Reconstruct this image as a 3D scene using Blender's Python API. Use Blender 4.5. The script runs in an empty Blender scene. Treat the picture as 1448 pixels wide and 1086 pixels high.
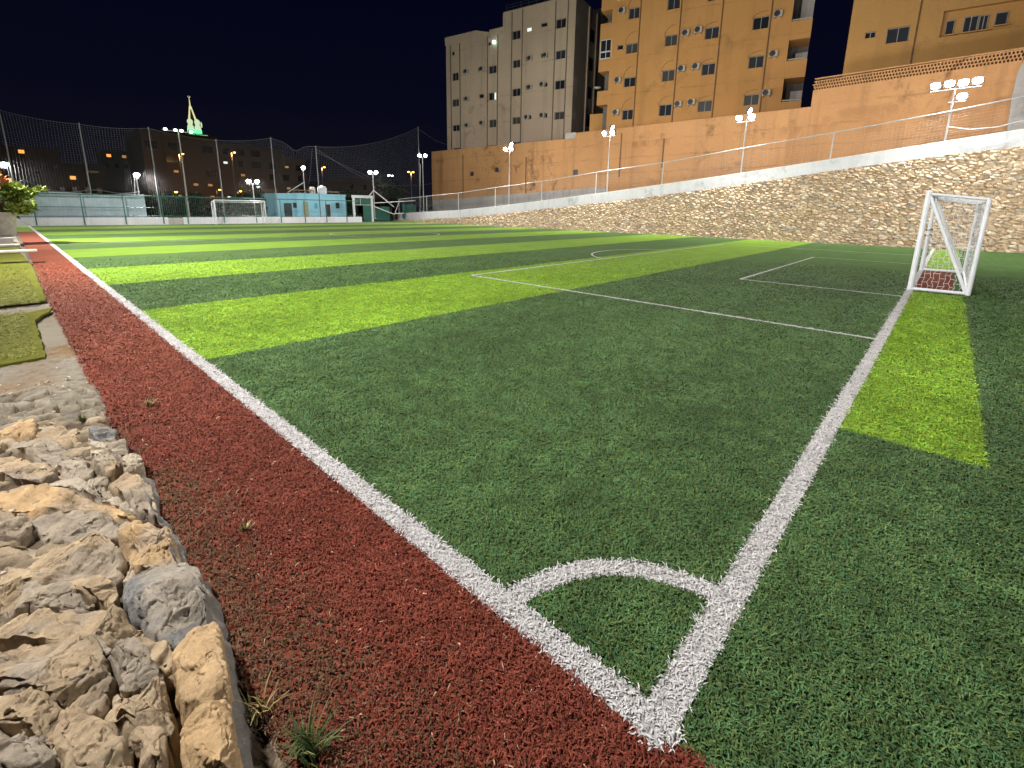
import bpy, bmesh, math, random
import numpy as np
from mathutils import Vector, Matrix, noise as mnoise

random.seed(7)
rng = np.random.default_rng(7)
scene = bpy.context.scene
COL = scene.collection
R = math.radians

# ------------------------------------------------------------------ camera
FPX, CXP, CYP = 657.8, 725.2, 440.1
YAW, PITCH, ROLL = R(47.374), R(12.422), R(0.912)
CAM = Vector((-.736 * 1.6, -.273 * 1.6, 1.6))
_f = Vector((math.sin(YAW) * math.cos(PITCH), math.cos(YAW) * math.cos(PITCH), -math.sin(PITCH)))
_r = Vector((math.cos(YAW), -math.sin(YAW), 0))
_u = _r.cross(_f)
cR = math.cos(ROLL) * _r + math.sin(ROLL) * _u
cU = -math.sin(ROLL) * _r + math.cos(ROLL) * _u
cF = _f

def at(px, py, n, d):
    """survey helper: the point where the line of sight through photo pixel px,py meets the plane n.P = d"""
    n = Vector(n)
    ray = cF + (px - CXP) / FPX * cR - (py - CYP) / FPX * cU
    return CAM + ray * ((d - n.dot(CAM)) / n.dot(ray))
def gz(px, py, z=0.0): return at(px, py, (0, 0, 1), z)

cd = bpy.data.cameras.new("camera")
cam = bpy.data.objects.new("camera", cd); COL.objects.link(cam)
m = Matrix((cR, cU, -cF)).transposed().to_4x4(); m.translation = CAM
cam.matrix_world = m
cd.sensor_width = 36; cd.lens = 36 * FPX / 1448
cd.shift_x = -(CXP - 724) / 1448; cd.shift_y = -(543 - CYP) / 1448
cd.clip_start = 0.05; cd.clip_end = 5000
scene.camera = cam

# ------------------------------------------------------------------ object helpers
def tag(o, label=None, cat=None, group=None, kind=None):
    if label: o['label'] = label
    if cat: o['category'] = cat
    if group: o['group'] = group
    if kind: o['kind'] = kind
    return o
def empty(name, loc, rz=0.0):
    o = bpy.data.objects.new(name, None); COL.objects.link(o)
    o.location = loc; o.rotation_euler = (0, 0, rz); o.empty_display_size = .3
    return o
def kids(o): return [c for c in bpy.data.objects if c.parent == o]
def copy_tree(o, parent=None):
    c = o.copy(); COL.objects.link(c)
    if parent: c.parent = parent
    for ch in kids(o): copy_tree(ch, c)
    return c
def link_mesh(name, me, mat, parent=None):
    if mat: me.materials.append(mat)
    o = bpy.data.objects.new(name, me); COL.objects.link(o)
    if parent: o.parent = parent
    return o

class MB:
    def __init__(s): s.v = []; s.f = []
    def add(s, vs, fs):
        b = len(s.v); s.v += [tuple(v) for v in vs]; s.f += [tuple(b + i for i in f) for f in fs]; return s
    def box(s, a, b):
        x0, y0, z0 = a; x1, y1, z1 = b
        return s.add([(x0,y0,z0),(x1,y0,z0),(x1,y1,z0),(x0,y1,z0),(x0,y0,z1),(x1,y0,z1),(x1,y1,z1),(x0,y1,z1)],
                     [(0,3,2,1),(4,5,6,7),(0,1,5,4),(1,2,6,5),(2,3,7,6),(3,0,4,7)])
    def tube(s, pts, r, n=8, cap=True, r1=None):
        pts = [Vector(p) for p in pts]; base = len(s.v); k = len(pts)
        up = None
        for i, p in enumerate(pts):
            d = (pts[min(i+1, k-1)] - pts[max(i-1, 0)]).normalized()
            if up is None: up = Vector((0,0,1)) if abs(d.z) < .9 else Vector((1,0,0))
            a = d.cross(up).normalized(); b = d.cross(a)
            rr = r if r1 is None else r + (r1 - r) * i / max(1, k-1)
            for j in range(n):
                t = 2 * math.pi * (j + .5) / n
                s.v.append(tuple(p + rr * (math.cos(t) * a + math.sin(t) * b)))
        for i in range(k-1):
            for j in range(n):
                s.f.append((base+i*n+j, base+i*n+(j+1) % n, base+(i+1)*n+(j+1) % n, base+(i+1)*n+j))
        if cap:
            s.f.append(tuple(base+j for j in range(n))); s.f.append(tuple(base+(k-1)*n+j for j in range(n-1, -1, -1)))
        return s
    def lathe(s, prof, n=24, c=(0,0,0)):
        base = len(s.v)
        for (r, z) in prof:
            for j in range(n):
                t = 2*math.pi*j/n; s.v.append((c[0]+r*math.cos(t), c[1]+r*math.sin(t), c[2]+z))
        for i in range(len(prof)-1):
            for j in range(n):
                s.f.append((base+i*n+j, base+i*n+(j+1) % n, base+(i+1)*n+(j+1) % n, base+(i+1)*n+j))
        return s
    def prism(s, poly, z0, z1):
        n = len(poly); return s.add([(x, y, z0) for x, y in poly] + [(x, y, z1) for x, y in poly],
            [tuple(range(n-1, -1, -1)), tuple(range(n, 2*n))] + [(i, (i+1) % n, n+(i+1) % n, n+i) for i in range(n)])
    def build(s, name, mat, parent=None, smooth=False, bevel=0):
        me = bpy.data.meshes.new(name); me.from_pydata(s.v, [], s.f); me.update()
        if smooth: me.polygons.foreach_set('use_smooth', [True]*len(me.polygons))
        o = link_mesh(name, me, mat, parent)
        if bevel:
            md = o.modifiers.new('bevel', 'BEVEL'); md.width = bevel; md.segments = 2; md.limit_method = 'ANGLE'
        return o

def np_mesh(name, V, F, mat, parent=None, col=None, smooth=True):
    """V (n,3); F (m,k) all of one size; col (n,3) per-vertex colour attribute"""
    me = bpy.data.meshes.new(name); n, mm, k = len(V), len(F), F.shape[1]
    me.vertices.add(n); me.vertices.foreach_set('co', np.ascontiguousarray(V, dtype=np.float32).ravel())
    me.loops.add(mm*k); me.loops.foreach_set('vertex_index', np.ascontiguousarray(F, dtype=np.int32).ravel())
    me.polygons.add(mm); me.polygons.foreach_set('loop_start', np.arange(0, mm*k, k, dtype=np.int32))
    if smooth: me.polygons.foreach_set('use_smooth', np.ones(mm, dtype=bool))
    me.update(calc_edges=True)
    if col is not None:
        a = me.attributes.new('Col', 'FLOAT_COLOR', 'POINT')
        a.data.foreach_set('color', np.ascontiguousarray(np.concatenate([col, np.ones((n, 1))], 1), dtype=np.float32).ravel())
    return link_mesh(name, me, mat, parent)

# ------------------------------------------------------------------ materials
MATS = {}
class NT:
    def __init__(s, name):
        s.m = bpy.data.materials.new(name); s.m.use_nodes = True; s.t = s.m.node_tree; s.n = s.t.nodes
        s.b = s.n['Principled BSDF']; s.out = s.n['Material Output']
    def node(s, typ, **kw):
        n = s.n.new(typ)
        for k, v in kw.items():
            if k in n.inputs.keys(): n.inputs[k].default_value = v
            else: setattr(n, k, v)
        return n
    def l(s, a, b): s.t.links.new(a, b)
    def coord(s, scale=(1,1,1)):
        tc = s.node('ShaderNodeTexCoord'); mp = s.node('ShaderNodeMapping'); mp.inputs['Scale'].default_value = scale
        s.l(tc.outputs['Object'], mp.inputs['Vector']); return mp.outputs[0]
    def noise(s, scale, detail=4, rough=.6, vec=None, dist=0.0):
        n = s.node('ShaderNodeTexNoise'); n.inputs['Scale'].default_value = scale; n.inputs['Detail'].default_value = detail
        n.inputs['Roughness'].default_value = rough; n.inputs['Distortion'].default_value = dist
        s.l(vec if vec is not None else s.coord(), n.inputs['Vector']); return n.outputs['Fac']
    def ramp(s, fac, stops):
        r = s.node('ShaderNodeValToRGB'); e = r.color_ramp.elements
        while len(e) < len(stops): e.new(.5)
        for i, (p, c) in enumerate(stops):
            e[i].position = p; e[i].color = (c, c, c, 1) if not hasattr(c, '__len__') else (*c, 1)
        s.l(fac, r.inputs[0]); return r.outputs[0]
    def mix(s, fac, a, b, typ='MIX'):
        n = s.node('ShaderNodeMix', data_type='RGBA', blend_type=typ)
        for i, x in ((0, fac), (6, a), (7, b)):
            if hasattr(x, 'is_output'): s.l(x, n.inputs[i])
            elif hasattr(x, '__len__'): n.inputs[i].default_value = (*x, 1)
            else: n.inputs[i].default_value = x
        return n.outputs[2]
    def bump(s, h, strength=.3, dist=.02, prev=None):
        b = s.node('ShaderNodeBump'); b.inputs['Strength'].default_value = strength; b.inputs['Distance'].default_value = dist
        s.l(h, b.inputs['Height'])
        if prev is not None: s.l(prev, b.inputs['Normal'])
        return b.outputs[0]
    def done(s, col=None, rough=.7, normal=None, metal=0.0, spec=None):
        if col is not None:
            if hasattr(col, 'is_output'): s.l(col, s.b.inputs['Base Color'])
            else: s.b.inputs['Base Color'].default_value = (*col, 1)
        s.b.inputs['Roughness'].default_value = rough; s.b.inputs['Metallic'].default_value = metal
        if spec is not None: s.b.inputs['Specular IOR Level'].default_value = spec
        if normal is not None: s.l(normal, s.b.inputs['Normal'])
        return s.m

def plain(name, col, rough=.6, var=.25, scale=6, metal=0.0, bump=.15):
    t = NT(name); f = t.noise(scale, 5); f2 = t.noise(scale*9, 3)
    c = t.mix(t.ramp(f, [(.3, 0), (.7, 1)]), tuple(x*(1-var) for x in col), tuple(min(1, x*(1+var*.5)) for x in col))
    return t.done(c, rough, t.bump(f2, bump, .004), metal)
def attr_mat(name, rough=.6, spec=.4, bump=None, mott=0.0, grey=.45):
    t = NT(name); a = t.node('ShaderNodeAttribute', attribute_name='Col'); c = a.outputs['Color']; nrm = None
    if mott:
        f = t.noise(mott, 6, .65); c = t.mix(1.0, c, t.ramp(f, [(.25, .62), (.75, 1.25)]), 'MULTIPLY')
        f3 = t.noise(mott*.35, 4, .6, dist=.6)
        c = t.mix(1.0, c, t.ramp(t.noise(mott*6, 5, .7), [(.3, .78), (.7, 1.16)]), 'MULTIPLY'); c = t.mix(t.ramp(f3, [(.5, 0), (.72, grey)]), c, (.2, .18, .155))
    if bump:
        h = t.noise(bump[0], 8, .68, dist=.35); h2 = t.noise(bump[0]*5, 5, .6)
        nrm = t.bump(h2, bump[1]*.5, bump[2]*.3, t.bump(h, bump[1], bump[2]))
    return t.done(c, rough, nrm, 0, spec)
def stucco(name, a, b, stain, sc=1.0, smudge=.6, band=0):
    """painted render: large blotches, vertical run-off streaks, dirt spots with their own shapes"""
    t = NT(name)
    c = t.mix(t.ramp(t.noise(.22*sc, 5, .6), [(.35, 0), (.68, 1)]), a, b)
    st = t.noise(1.0, 5, .6, t.coord((1.6*sc, 1.6*sc, .09*sc)))
    c = t.mix(t.ramp(st, [(.52, 0), (.78, .55)]), c, stain)
    sp = t.noise(.9*sc, 7, .72, dist=.5); big = t.noise(.13*sc, 2)
    k = t.node('ShaderNodeMath', operation='MULTIPLY'); t.l(t.ramp(sp, [(.52, 0), (.68, .85)]), k.inputs[0]); t.l(t.ramp(big, [(.46, 0), (.62, smudge)]), k.inputs[1])
    c = t.mix(k.outputs[0], c, tuple(x*.32 for x in stain))
    if band:                                                     # dirt gathered on the pour lines of the storeys, broken up by noise
        tcb = t.node('ShaderNodeTexCoord'); sp_ = t.node('ShaderNodeSeparateXYZ'); t.l(tcb.outputs['Object'], sp_.inputs[0])
        wz = t.node('ShaderNodeMath', operation='MULTIPLY_ADD'); t.l(t.noise(.6, 3), wz.inputs[0]); wz.inputs[1].default_value = .5; t.l(sp_.outputs['Z'], wz.inputs[2])
        md = t.node('ShaderNodeMath', operation='PINGPONG'); t.l(wz.outputs[0], md.inputs[0]); md.inputs[1].default_value = band/2
        ln = t.ramp(md.outputs[0], [(0, 1), (.10, 0)]); k2 = t.node('ShaderNodeMath', operation='MULTIPLY'); t.l(ln, k2.inputs[0]); t.l(t.ramp(t.noise(.7, 4, .7), [(.42, 0), (.7, .55)]), k2.inputs[1])
        c = t.mix(k2.outputs[0], c, tuple(x*.6 for x in stain))
    fine = t.noise(9, 5, .7)
    c = t.mix(1.0, c, t.ramp(fine, [(.2, .86), (.8, 1.1)]), 'MULTIPLY')
    return t.done(c, .85, t.bump(t.noise(14, 6, .7), .35, .012, t.bump(t.noise(.8, 3), .25, .05)), 0, .25)
def emit(name, col, s):
    t = NT(name); t.b.inputs['Base Color'].default_value = (.02, .02, .02, 1)
    t.b.inputs['Emission Color'].default_value = (*col, 1); t.b.inputs['Emission Strength'].default_value = s
    t.m.cycles.emission_sampling = 'NONE'; return t.m

DARK, LIGHT, WHITE, RED, BROWN, OLIVE = np.array([.061,.112,.039]), np.array([.168,.290,.022]), np.array([.47,.46,.465]), np.array([.135,.032,.020]), np.array([.085,.052,.028]), np.array([.145,.15,.03])

M_white = plain('white_paint', (.58,.60,.64), .45, .12, 3)
M_whitewall = stucco('white_washed_wall', (.62,.64,.68), (.72,.73,.77), (.42,.42,.42), 1.6, .5)
M_galv = plain('galvanised_steel', (.16,.17,.18), .55, .2, 8, .3)
M_polewhite = plain('pole_paint', (.50,.51,.52), .5, .2, 5)
M_green = plain('green_painted_steel', (.03,.12,.09), .5, .25, 6)
M_greencloth = plain('green_shade_sheet', (.012,.10,.075), .7, .3, 1.3)
M_dark = plain('dark_metal', (.04,.04,.045), .5, .3, 8)
M_cable = plain('net_cord', (.13,.13,.14), .8, .2, 8)
M_net = plain('goal_net_cord', (.60,.61,.63), .8, .1, 8)
M_blacknet = plain('dark_net_cord', (.20,.20,.21), .8, .2, 4)
M_lens = emit('lamp_glass_white', (.93,.95,1.0), 60)
M_orange_lamp = emit('lamp_glass_sodium', (1.0,.42,.06), 14)
M_pane = NT('window_glass').done((.018,.020,.026), .18)
M_paneblue = NT('window_glass_blue').done((.035,.038,.048), .22)
M_panecurtain = NT('window_curtain_glass').done((.065,.06,.055), .25)
M_frame = plain('aluminium_window_frame', (.30,.29,.27), .5, .2, 4)
M_lit = emit('lit_room', (.85,.95,.85), 1.1)
M_litwarm = emit('lit_room_warm', (1.0,.50,.16), .42)
M_ac = plain('air_conditioner_casing', (.50,.47,.41), .6, .25, 5)
M_pipe = plain('brown_drain_pipe', (.17,.095,.045), .6, .3, 3)
M_pipegrey = plain('grey_drain_pipe', (.15,.125,.10), .6, .3, 3)
M_orange = stucco('orange_render', (.47,.245,.105), (.57,.31,.14), (.25,.13,.065), .8, 1.0, 1.3)
M_orange2 = stucco('ochre_render', (.52,.265,.088), (.60,.315,.112), (.34,.18,.07), .6, .6, 3.2)
M_orange3 = stucco('tan_render', (.50,.27,.085), (.57,.32,.12), (.33,.18,.07), .6, .4)
M_greyblock = stucco('beige_render', (.50,.39,.29), (.60,.475,.36), (.28,.215,.165), .7, .7, 3.05)
M_greyside = stucco('shaded_beige_render', (.30,.25,.21), (.36,.30,.25), (.2,.16,.14), .7, .3)  # side of the beige block, its shade mixed into a darker colour
M_concrete = stucco('bare_concrete', (.36,.345,.33), (.44,.42,.40), (.2,.19,.18), 1.5, .5)
M_brown_apt = stucco('brown_render', (.13,.095,.072), (.15,.11,.085), (.09,.065,.05), .3, .3)
M_blue = stucco('turquoise_paint', (.24,.52,.66), (.30,.60,.74), (.15,.36,.46), 1.2, .3)
M_door = plain('dark_doorway_panel', (.02,.02,.03), .6, .3, 3)

# ------------------------------------------------------------------ pattern of the pitch (where each colour of turf was laid)
PW = 29.36
B = [5.05, 8.38, 11.59, 14.84, 18.22] + [18.22 + 3.28*i for i in range(1, 9)]
LW = .10
def stripe_light(y): return (np.searchsorted(np.array(B), y) % 2) == 1
def near_seg(x, y, a, b, w):
    (x0, y0), (x1, y1) = a, b; dx, dy = x1-x0, y1-y0; t = np.clip(((x-x0)*dx+(y-y0)*dy)/(dx*dx+dy*dy), 0, 1)
    return np.hypot(x-x0-t*dx, y-y0-t*dy) < w/2
PEN = (6.37, 23.7, 7.9); GA = (10.83, 19.16, 3.11); ARC_R = .66
DC = (15.0, 6.3, 3.2)
SEGS = [((0, -.02), (0, 44.1)), ((-.02, 0), (PW, 0)), ((PW, 0), (PW, 44.1)), ((PEN[0], 0), (PEN[0], PEN[2])), ((PEN[0], PEN[2]), (PEN[1], PEN[2])), ((PEN[1], PEN[2]), (PEN[1], 0)),
        ((GA[0], 0), (GA[0], GA[2])), ((GA[0], GA[2]), (GA[1], GA[2])), ((GA[1], GA[2]), (GA[1], 0)), ((0, 24), (PW, 24)), ((0, 44.1), (PW, 44.1))]
SEGW = [.112, .112, .08, .07, .07, .07, .06, .06, .06, .05, .06]
def region(x, y):
    """0 dark, 1 light, 2 white, 3 red, -1 none"""
    out = np.where(stripe_light(y) & (y > 0), 1, 0)
    out = np.where((y < 0) & (y > -.86) & (x > 2.92) & (x < 11.85), 1, out)
    out = np.where((y < 0) & (y > -.9) & (x > 17.3) & (x < 29.3), 1, out)
    out = np.where((x < 0), np.where(y > -3, 3, -1), out)
    out = np.where((x < -.855), -1, out)
    out = np.where((x < -.96) & (x > -3.9) & (y > 9.98) & (y < 20.1), 4, out); out = np.where((x < -1.13) & (x > -3.9) & (y > 6.35) & (y < 9.35), 4, out)
    out = np.where((x < 0) & (y > 35.5), 1, out)
    for (a, b), w in zip(SEGS[:9], SEGW): out = np.where(near_seg(x, y, a, b, w), 2, out)
    r = np.hypot(x, y); out = np.where((x > 0) & (y > 0) & (np.abs(r-ARC_R) < .05), 2, out)
    return out
def vnoise(x, y, s, seed):
    """value noise on a numpy grid"""
    x = x*s; y = y*s; i = np.floor(x).astype(np.int64); j = np.floor(y).astype(np.int64); u = x-i; v = y-j
    u = u*u*(3-2*u); v = v*v*(3-2*v)
    def h(a, b): 
        k = (a*374761393 + b*668265263 + seed*982451653) & 0x7fffffff; k = ((k ^ (k >> 13))*1274126177) & 0x7fffffff
        return ((k ^ (k >> 16)) & 0xffff)/65535.
    return (h(i, j)*(1-u)+h(i+1, j)*u)*(1-v)+(h(i, j+1)*(1-u)+h(i+1, j+1)*u)*v

# ground sheets -----------------------------------------------------------
def sheet(name, poly, z, mat, kind='structure', label=None, cat=None):
    mb = MB(); mb.add([(x, y, z) for x, y in poly], [tuple(range(len(poly)))]); o = mb.build(name, mat)
    return tag(o, label, cat, kind=kind)
def turf_mat(name, col, rough=.6, worn=None, fine=1.0):
    t = NT(name)
    f = t.noise(60*fine, 4, .7); g = t.noise(1.1, 4, .6); st = t.noise(1.0, 4, .6, t.coord((.5, 6, 1)))
    c = t.mix(t.ramp(f, [(.3, 0), (.7, 1)]), tuple(col*.62), tuple(np.minimum(1, col*1.3)))
    c = t.mix(1.0, c, t.ramp(g, [(.3, .86), (.7, 1.1)]), 'MULTIPLY')
    c = t.mix(1.0, c, t.ramp(st, [(.3, .90), (.7, 1.08)]), 'MULTIPLY')
    if worn is not None: c = t.mix(t.ramp(t.noise(.7, 5, .7), [(.55, 0), (.72, .5)]), c, tuple(worn))
    return t.done(c, .95, t.bump(t.noise(45*fine, 5, .75), .8, .03), 0, .03)
T_dark = turf_mat('turf_dark_green', np.array([.068,.122,.039]), worn=np.array([.085,.125,.055]))
T_light = turf_mat('turf_light_green', np.array([.158,.268,.036]), worn=np.array([.135,.225,.042]))
T_white = turf_mat('turf_white', WHITE)
T_red = turf_mat('turf_red', np.array([.18,.056,.035]), worn=np.array([.20,.085,.05]))
T_ground = plain('dry_ground', (.10,.085,.065), .95, .4, .5)
sheet('ground', [(-1500,-1500),(1500,-1500),(1500,1500),(-1500,1500)], -.06, T_ground, label='dry dark ground around the football pitch', cat='ground')
sheet('pitch', [(0,-14),(30.2,-14),(30.2,43.9),(0,43.9)], 0, T_dark, label='dark green artificial turf football pitch', cat='pitch')
sheet('running_strip', [(-.86,-3),(0,-3),(0,35.5),(-.70,35.5)], .0, T_red, label='strip of brick red artificial turf along the touchline', cat='turf strip')
sheet('turf_verge', [(-4,35.6),(-.06,35.6),(-.06,43.6),(-4,43.6)], .0, T_light, label='light green turf corner behind the red strip', cat='turf')
for k in range(0, len(B), 2):
    if k+1 < len(B): sheet('mown_stripe', [(0,B[k]),(30.1,B[k]),(30.1,min(43.9,B[k+1])),(0,min(43.9,B[k+1]))], .004, T_light, label='light green turf stripe across the pitch', cat='turf stripe')
sheet('mown_stripe', [(2.92,-.86),(11.85,-.86),(11.85,-.03),(2.92,-.03)], .004, T_light, label='light green turf patch behind the goal line', cat='turf stripe')
sheet('mown_stripe', [(17.3,-.9),(29.3,-.9),(29.3,-.03),(17.3,-.03)], .004, T_light, label='light green turf patch beyond the near goal', cat='turf stripe')
sheet('goal_mat', [(12.2,-.70),(17.1,-.70),(17.1,-.05),(12.2,-.05)], .006, T_red, label='red turf patch on the ground inside the near goal', cat='turf patch')
mk = MB()
for i, ((a, b), w) in enumerate(zip(SEGS, SEGW)):
    a = Vector((*a, .008 + .0015*i)); b = Vector((*b, .008 + .0015*i)); d = (b-a).normalized(); n = Vector((-d.y, d.x, 0))*w/2
    mk.add([a-n, b-n, b+n, a+n], [(0,1,2,3)])
def arc(c, r, w, a0, a1, n, z):
    vs = []
    for i in range(n+1):
        t = a0+(a1-a0)*i/n
        for q in (r-w/2, r+w/2): vs.append((c[0]+q*math.cos(t), c[1]+q*math.sin(t), z))
    mk.add(vs, [(2*i, 2*i+1, 2*i+3, 2*i+2) for i in range(n)])
arc((0,0), ARC_R, .09, 0.03, math.pi/2-.03, 30, .007)
a_ = math.asin((PEN[2]-DC[1])/DC[2]); arc(DC[:2], DC[2], .07, a_, math.pi-a_, 40, .027)
arc((14.2,24), 3.1, .06, 0, 2*math.pi, 64, .028)
tag(mk.build('pitch_marking', T_white), 'white lines of the pitch: touchline, goal line, boxes and corner arc', 'pitch marking', kind='structure')

# turf fibres near the camera: curled ribbons, really standing on the sheets ---------------
def fibres():
    N = []
    bins = [(.35, 1.5, 21000, 1.0), (1.5, 2.6, 19000, 1.0), (2.6, 4, 12000, 1.22), (4, 6, 7200, 1.5), (6, 9, 3300, 1.9), (9, 13, 1900, 2.35), (13, 18, 1000, 3.0)]
    for r0, r1, dens, s in bins:
        th = (YAW - R(60), YAW + R(60)); area = (r1*r1-r0*r0)/2*(th[1]-th[0]); n = int(area*dens)
        r = np.sqrt(rng.uniform(r0*r0, r1*r1, n)); a = rng.uniform(th[0], th[1], n)
        N.append(np.stack([CAM.x + r*np.sin(a), CAM.y + r*np.cos(a), s*np.ones(n)], 1))
    P = np.concatenate(N); x, y, s = P.T
    reg = region(x, y)
    keep = reg >= 0
    # edge of red strip frays, burnt corner by the stones is thin
    burn = np.clip(1.1 - (x + .84)/.38 + 1.3*(vnoise(x, y, 3.0, 5)*.6+vnoise(x, y, 8, 6)*.4-.5) - np.clip((y-2.4)/1.4, 0, 1.5), 0, 1)*(x < 0)
    keep &= ~((reg == 3) & (rng.random(len(x)) < burn*.45))
    dist = np.hypot(x-CAM.x, y-CAM.y); keep &= rng.random(len(x)) < np.clip((18.5-dist)/8, 0, 1)
    keep &= ~((x > 12.15) & (x < 17.2) & (y < 0) & (y > -.95))
    x, y, s, reg, burn = x[keep], y[keep], s[keep], reg[keep], burn[keep]; n = len(x)
    clump = vnoise(x, y, 13, 61)*.6+vnoise(x, y, 29, 62)*.4
    L = rng.uniform(.017, .034, n)*s**.85*(.72+.62*clump); W = rng.uniform(.0032, .0052, n)*s*np.where(reg == 2, 1.1, 1.0)
    az = rng.uniform(0, 2*np.pi, n) + 1.2*(vnoise(x, y, 4, 9)-.5)
    el0 = rng.uniform(.5, 1.35, n)/np.sqrt(s)          # starting slope
    bend = rng.uniform(.7, 2.5, n); twist = rng.uniform(-1.5, 1.5, n)
    K = 4; pts = np.zeros((n, K, 3)); pts[:, 0] = np.stack([x, y, np.zeros(n)], 1)
    dirs = []
    for k in range(K):
        e = el0 - bend*k/(K-1); a = az + twist*k/(K-1)
        d = np.stack([np.cos(e)*np.cos(a), np.cos(e)*np.sin(a), np.sin(e)], 1); dirs.append(a)
        if k: pts[:, k] = pts[:, k-1] + d*(L/(K-1))[:, None]
    pts[:, 0, 2] = -.004; rug_z = np.where(reg == 4, .028, 0.)
    pts[:, 1:, 2] = np.maximum(pts[:, 1:, 2], .006) + rng.uniform(0, .012, n)[:, None]; pts[:, :, 2] = pts[:, :, 2]*np.where(reg == 4, .5, 1)[:, None] + rug_z[:, None]
    wk = [1.0, 1.0, .85, .25]
    V = np.zeros((n, K, 2, 3))
    for k in range(K):
        a = dirs[k]; side = np.stack([-np.sin(a), np.cos(a), .35*np.sin(az*3)], 1)*(W*wk[k]/2)[:, None]
        V[:, k, 0] = pts[:, k]-side; V[:, k, 1] = pts[:, k]+side
    base = np.array([DARK, LIGHT, WHITE, RED, OLIVE])[reg]
    br = rng.uniform(.60, 1.45, n)*(.85+.3*vnoise(x, y, .8, 3)); br = np.where(reg == 2, rng.uniform(.82, 1.12, n), br)
    br = np.where(reg < 2, br*(.80+.40*vnoise(x, y, 7, 21))*(.88+.24*vnoise(x*.5, y*3.5, 1, 23))*(.72+.55*clump), br); br = np.where((reg == 2) & (rng.random(n) < .07), br*.55, br); br = np.where(reg == 3, br*(.72+.55*clump), br)
    c = base*br[:, None]
    hue = rng.uniform(-1, 1, n)
    c[:, 0] *= np.where(reg < 2, 1+.30*hue, 1); c[:, 2] *= np.where(reg < 2, 1-.2*hue, 1)
    fd = np.clip((y-2.5)/9, 0, 1)[:, None]; c = np.where((reg == 3)[:, None], c*(1-fd)+fd*np.array([.215,.066,.040])*br[:, None], c)   # the strip turns paler further along
    bm = (rng.random(n) < burn*.8)[:, None] & (reg == 3)[:, None]
    c = np.where(bm, BROWN*rng.uniform(.5, 1.5, n)[:, None], c)
    st = (rng.random(n) < .006)[:, None] & (reg == 3)[:, None]                    # straw and pale worn tips among the red
    c = np.where(st, np.array([.42,.26,.17])*rng.uniform(.6, 1.2, n)[:, None], c)
    fm = attr_mat('turf_fibre', .6, .10)
    names = {0: ('turf_pile', 'dark green curled plastic turf fibres covering the pitch', 'turf'), 1: ('turf_pile', 'light green curled plastic turf fibres in the pale stripes', 'turf'),
             2: ('turf_pile', 'white curled turf fibres of the pitch lines', 'turf'), 3: ('turf_pile', 'brick red and burnt brown turf fibres along the touchline', 'turf'), 4: ('turf_pile', 'olive fibres of the turf rugs at the left', 'turf')}
    quad = np.array([[2*k, 2*k+1, 2*k+3, 2*k+2] for k in range(K-1)])
    for rg in range(5):
        w = np.where(reg == rg)[0]
        if not len(w): continue
        VV = V[w].reshape(-1, 3); F = (np.arange(len(w))*2*K)[:, None, None] + quad[None]
        nm, lb, ct = names[rg]
        tag(np_mesh(nm, VV, F.reshape(-1, 4), fm, col=np.repeat(c[w], 2*K, 0), smooth=True), lb, ct, kind='stuff')
fibres()

# ------------------------------------------------------------------ cell pattern for rubble masonry (numpy)
def hash2(a, b, seed):
    k = (a*374761393 + b*668265263 + seed*974711) & 0x7fffffff; k = ((k ^ (k >> 13))*1274126177) & 0x7fffffff
    return ((k ^ (k >> 16)) & 0xffff)/65535.
def cells(U, V, seed):
    i0 = np.floor(U).astype(np.int64); j0 = np.floor(V).astype(np.int64)
    f1 = np.full(U.shape, 9.); f2 = f1.copy(); ci = np.zeros(U.shape, np.int64); cj = ci.copy(); du = np.zeros(U.shape); dv = du.copy()
    for di in (-2, -1, 0, 1, 2):
        for dj in (-2, -1, 0, 1, 2):
            a = i0+di; b = j0+dj; cx = a+.12+.76*hash2(a, b, seed)+.5*(b % 2); cy = b+.12+.76*hash2(a, b, seed+1)
            th = (hash2(a, b, seed+2)-.5)*1.2; xx = U-cx; yy = V-cy
            sz = .8+.5*hash2(a, b, seed+6)
            X = (xx*np.cos(th)+yy*np.sin(th))/sz; Y = (-xx*np.sin(th)+yy*np.cos(th))/sz
            d = (np.abs(X)**2.6+np.abs(Y)**2.6)**(1/2.6)
            nb = d < f1; f2 = np.where(nb, f1, np.minimum(f2, d))
            ci = np.where(nb, a, ci); cj = np.where(nb, b, cj); du = np.where(nb, xx, du); dv = np.where(nb, yy, dv); f1 = np.where(nb, d, f1)
    return f1, f2, ci, cj, du, dv
def fbm(x, y, s, seed, o=4):
    t = 0; a = .5
    for k in range(o): t = t + a*vnoise(x, y, s*2**k, seed+k*17); a *= .5
    return t
def vnoise3(P, seed):
    I = np.floor(P).astype(np.int64); u = P-I; u = u*u*(3-2*u); i, j, l = I[..., 0], I[..., 1], I[..., 2]
    def h(a, b, c):
        k = (a*374761393 + b*668265263 + c*1103515245 + seed*982451653) & 0x7fffffff; k = ((k ^ (k >> 13))*1274126177) & 0x7fffffff
        return ((k ^ (k >> 16)) & 0xffff)/65535.
    x, y, z = u[..., 0], u[..., 1], u[..., 2]
    f = lambda c: (h(i, j, c)*(1-x)+h(i+1, j, c)*x)*(1-y)+(h(i, j+1, c)*(1-x)+h(i+1, j+1, c)*x)*y
    return f(l)*(1-z)+f(l+1)*z
def fbm3(P, seed, o=4):
    t = 0; a = .5
    for k in range(o): t = t+a*vnoise3(P*2**k+k*7.3, seed+k*17); a *= .5
    return t/(1-.5**o)*1.0
def grid_faces(nu, nv):
    i = np.arange(nu-1)[:, None]*nv + np.arange(nv-1)[None]; i = i.ravel()
    return np.stack([i, i+nv, i+nv+1, i+1], 1)
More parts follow.
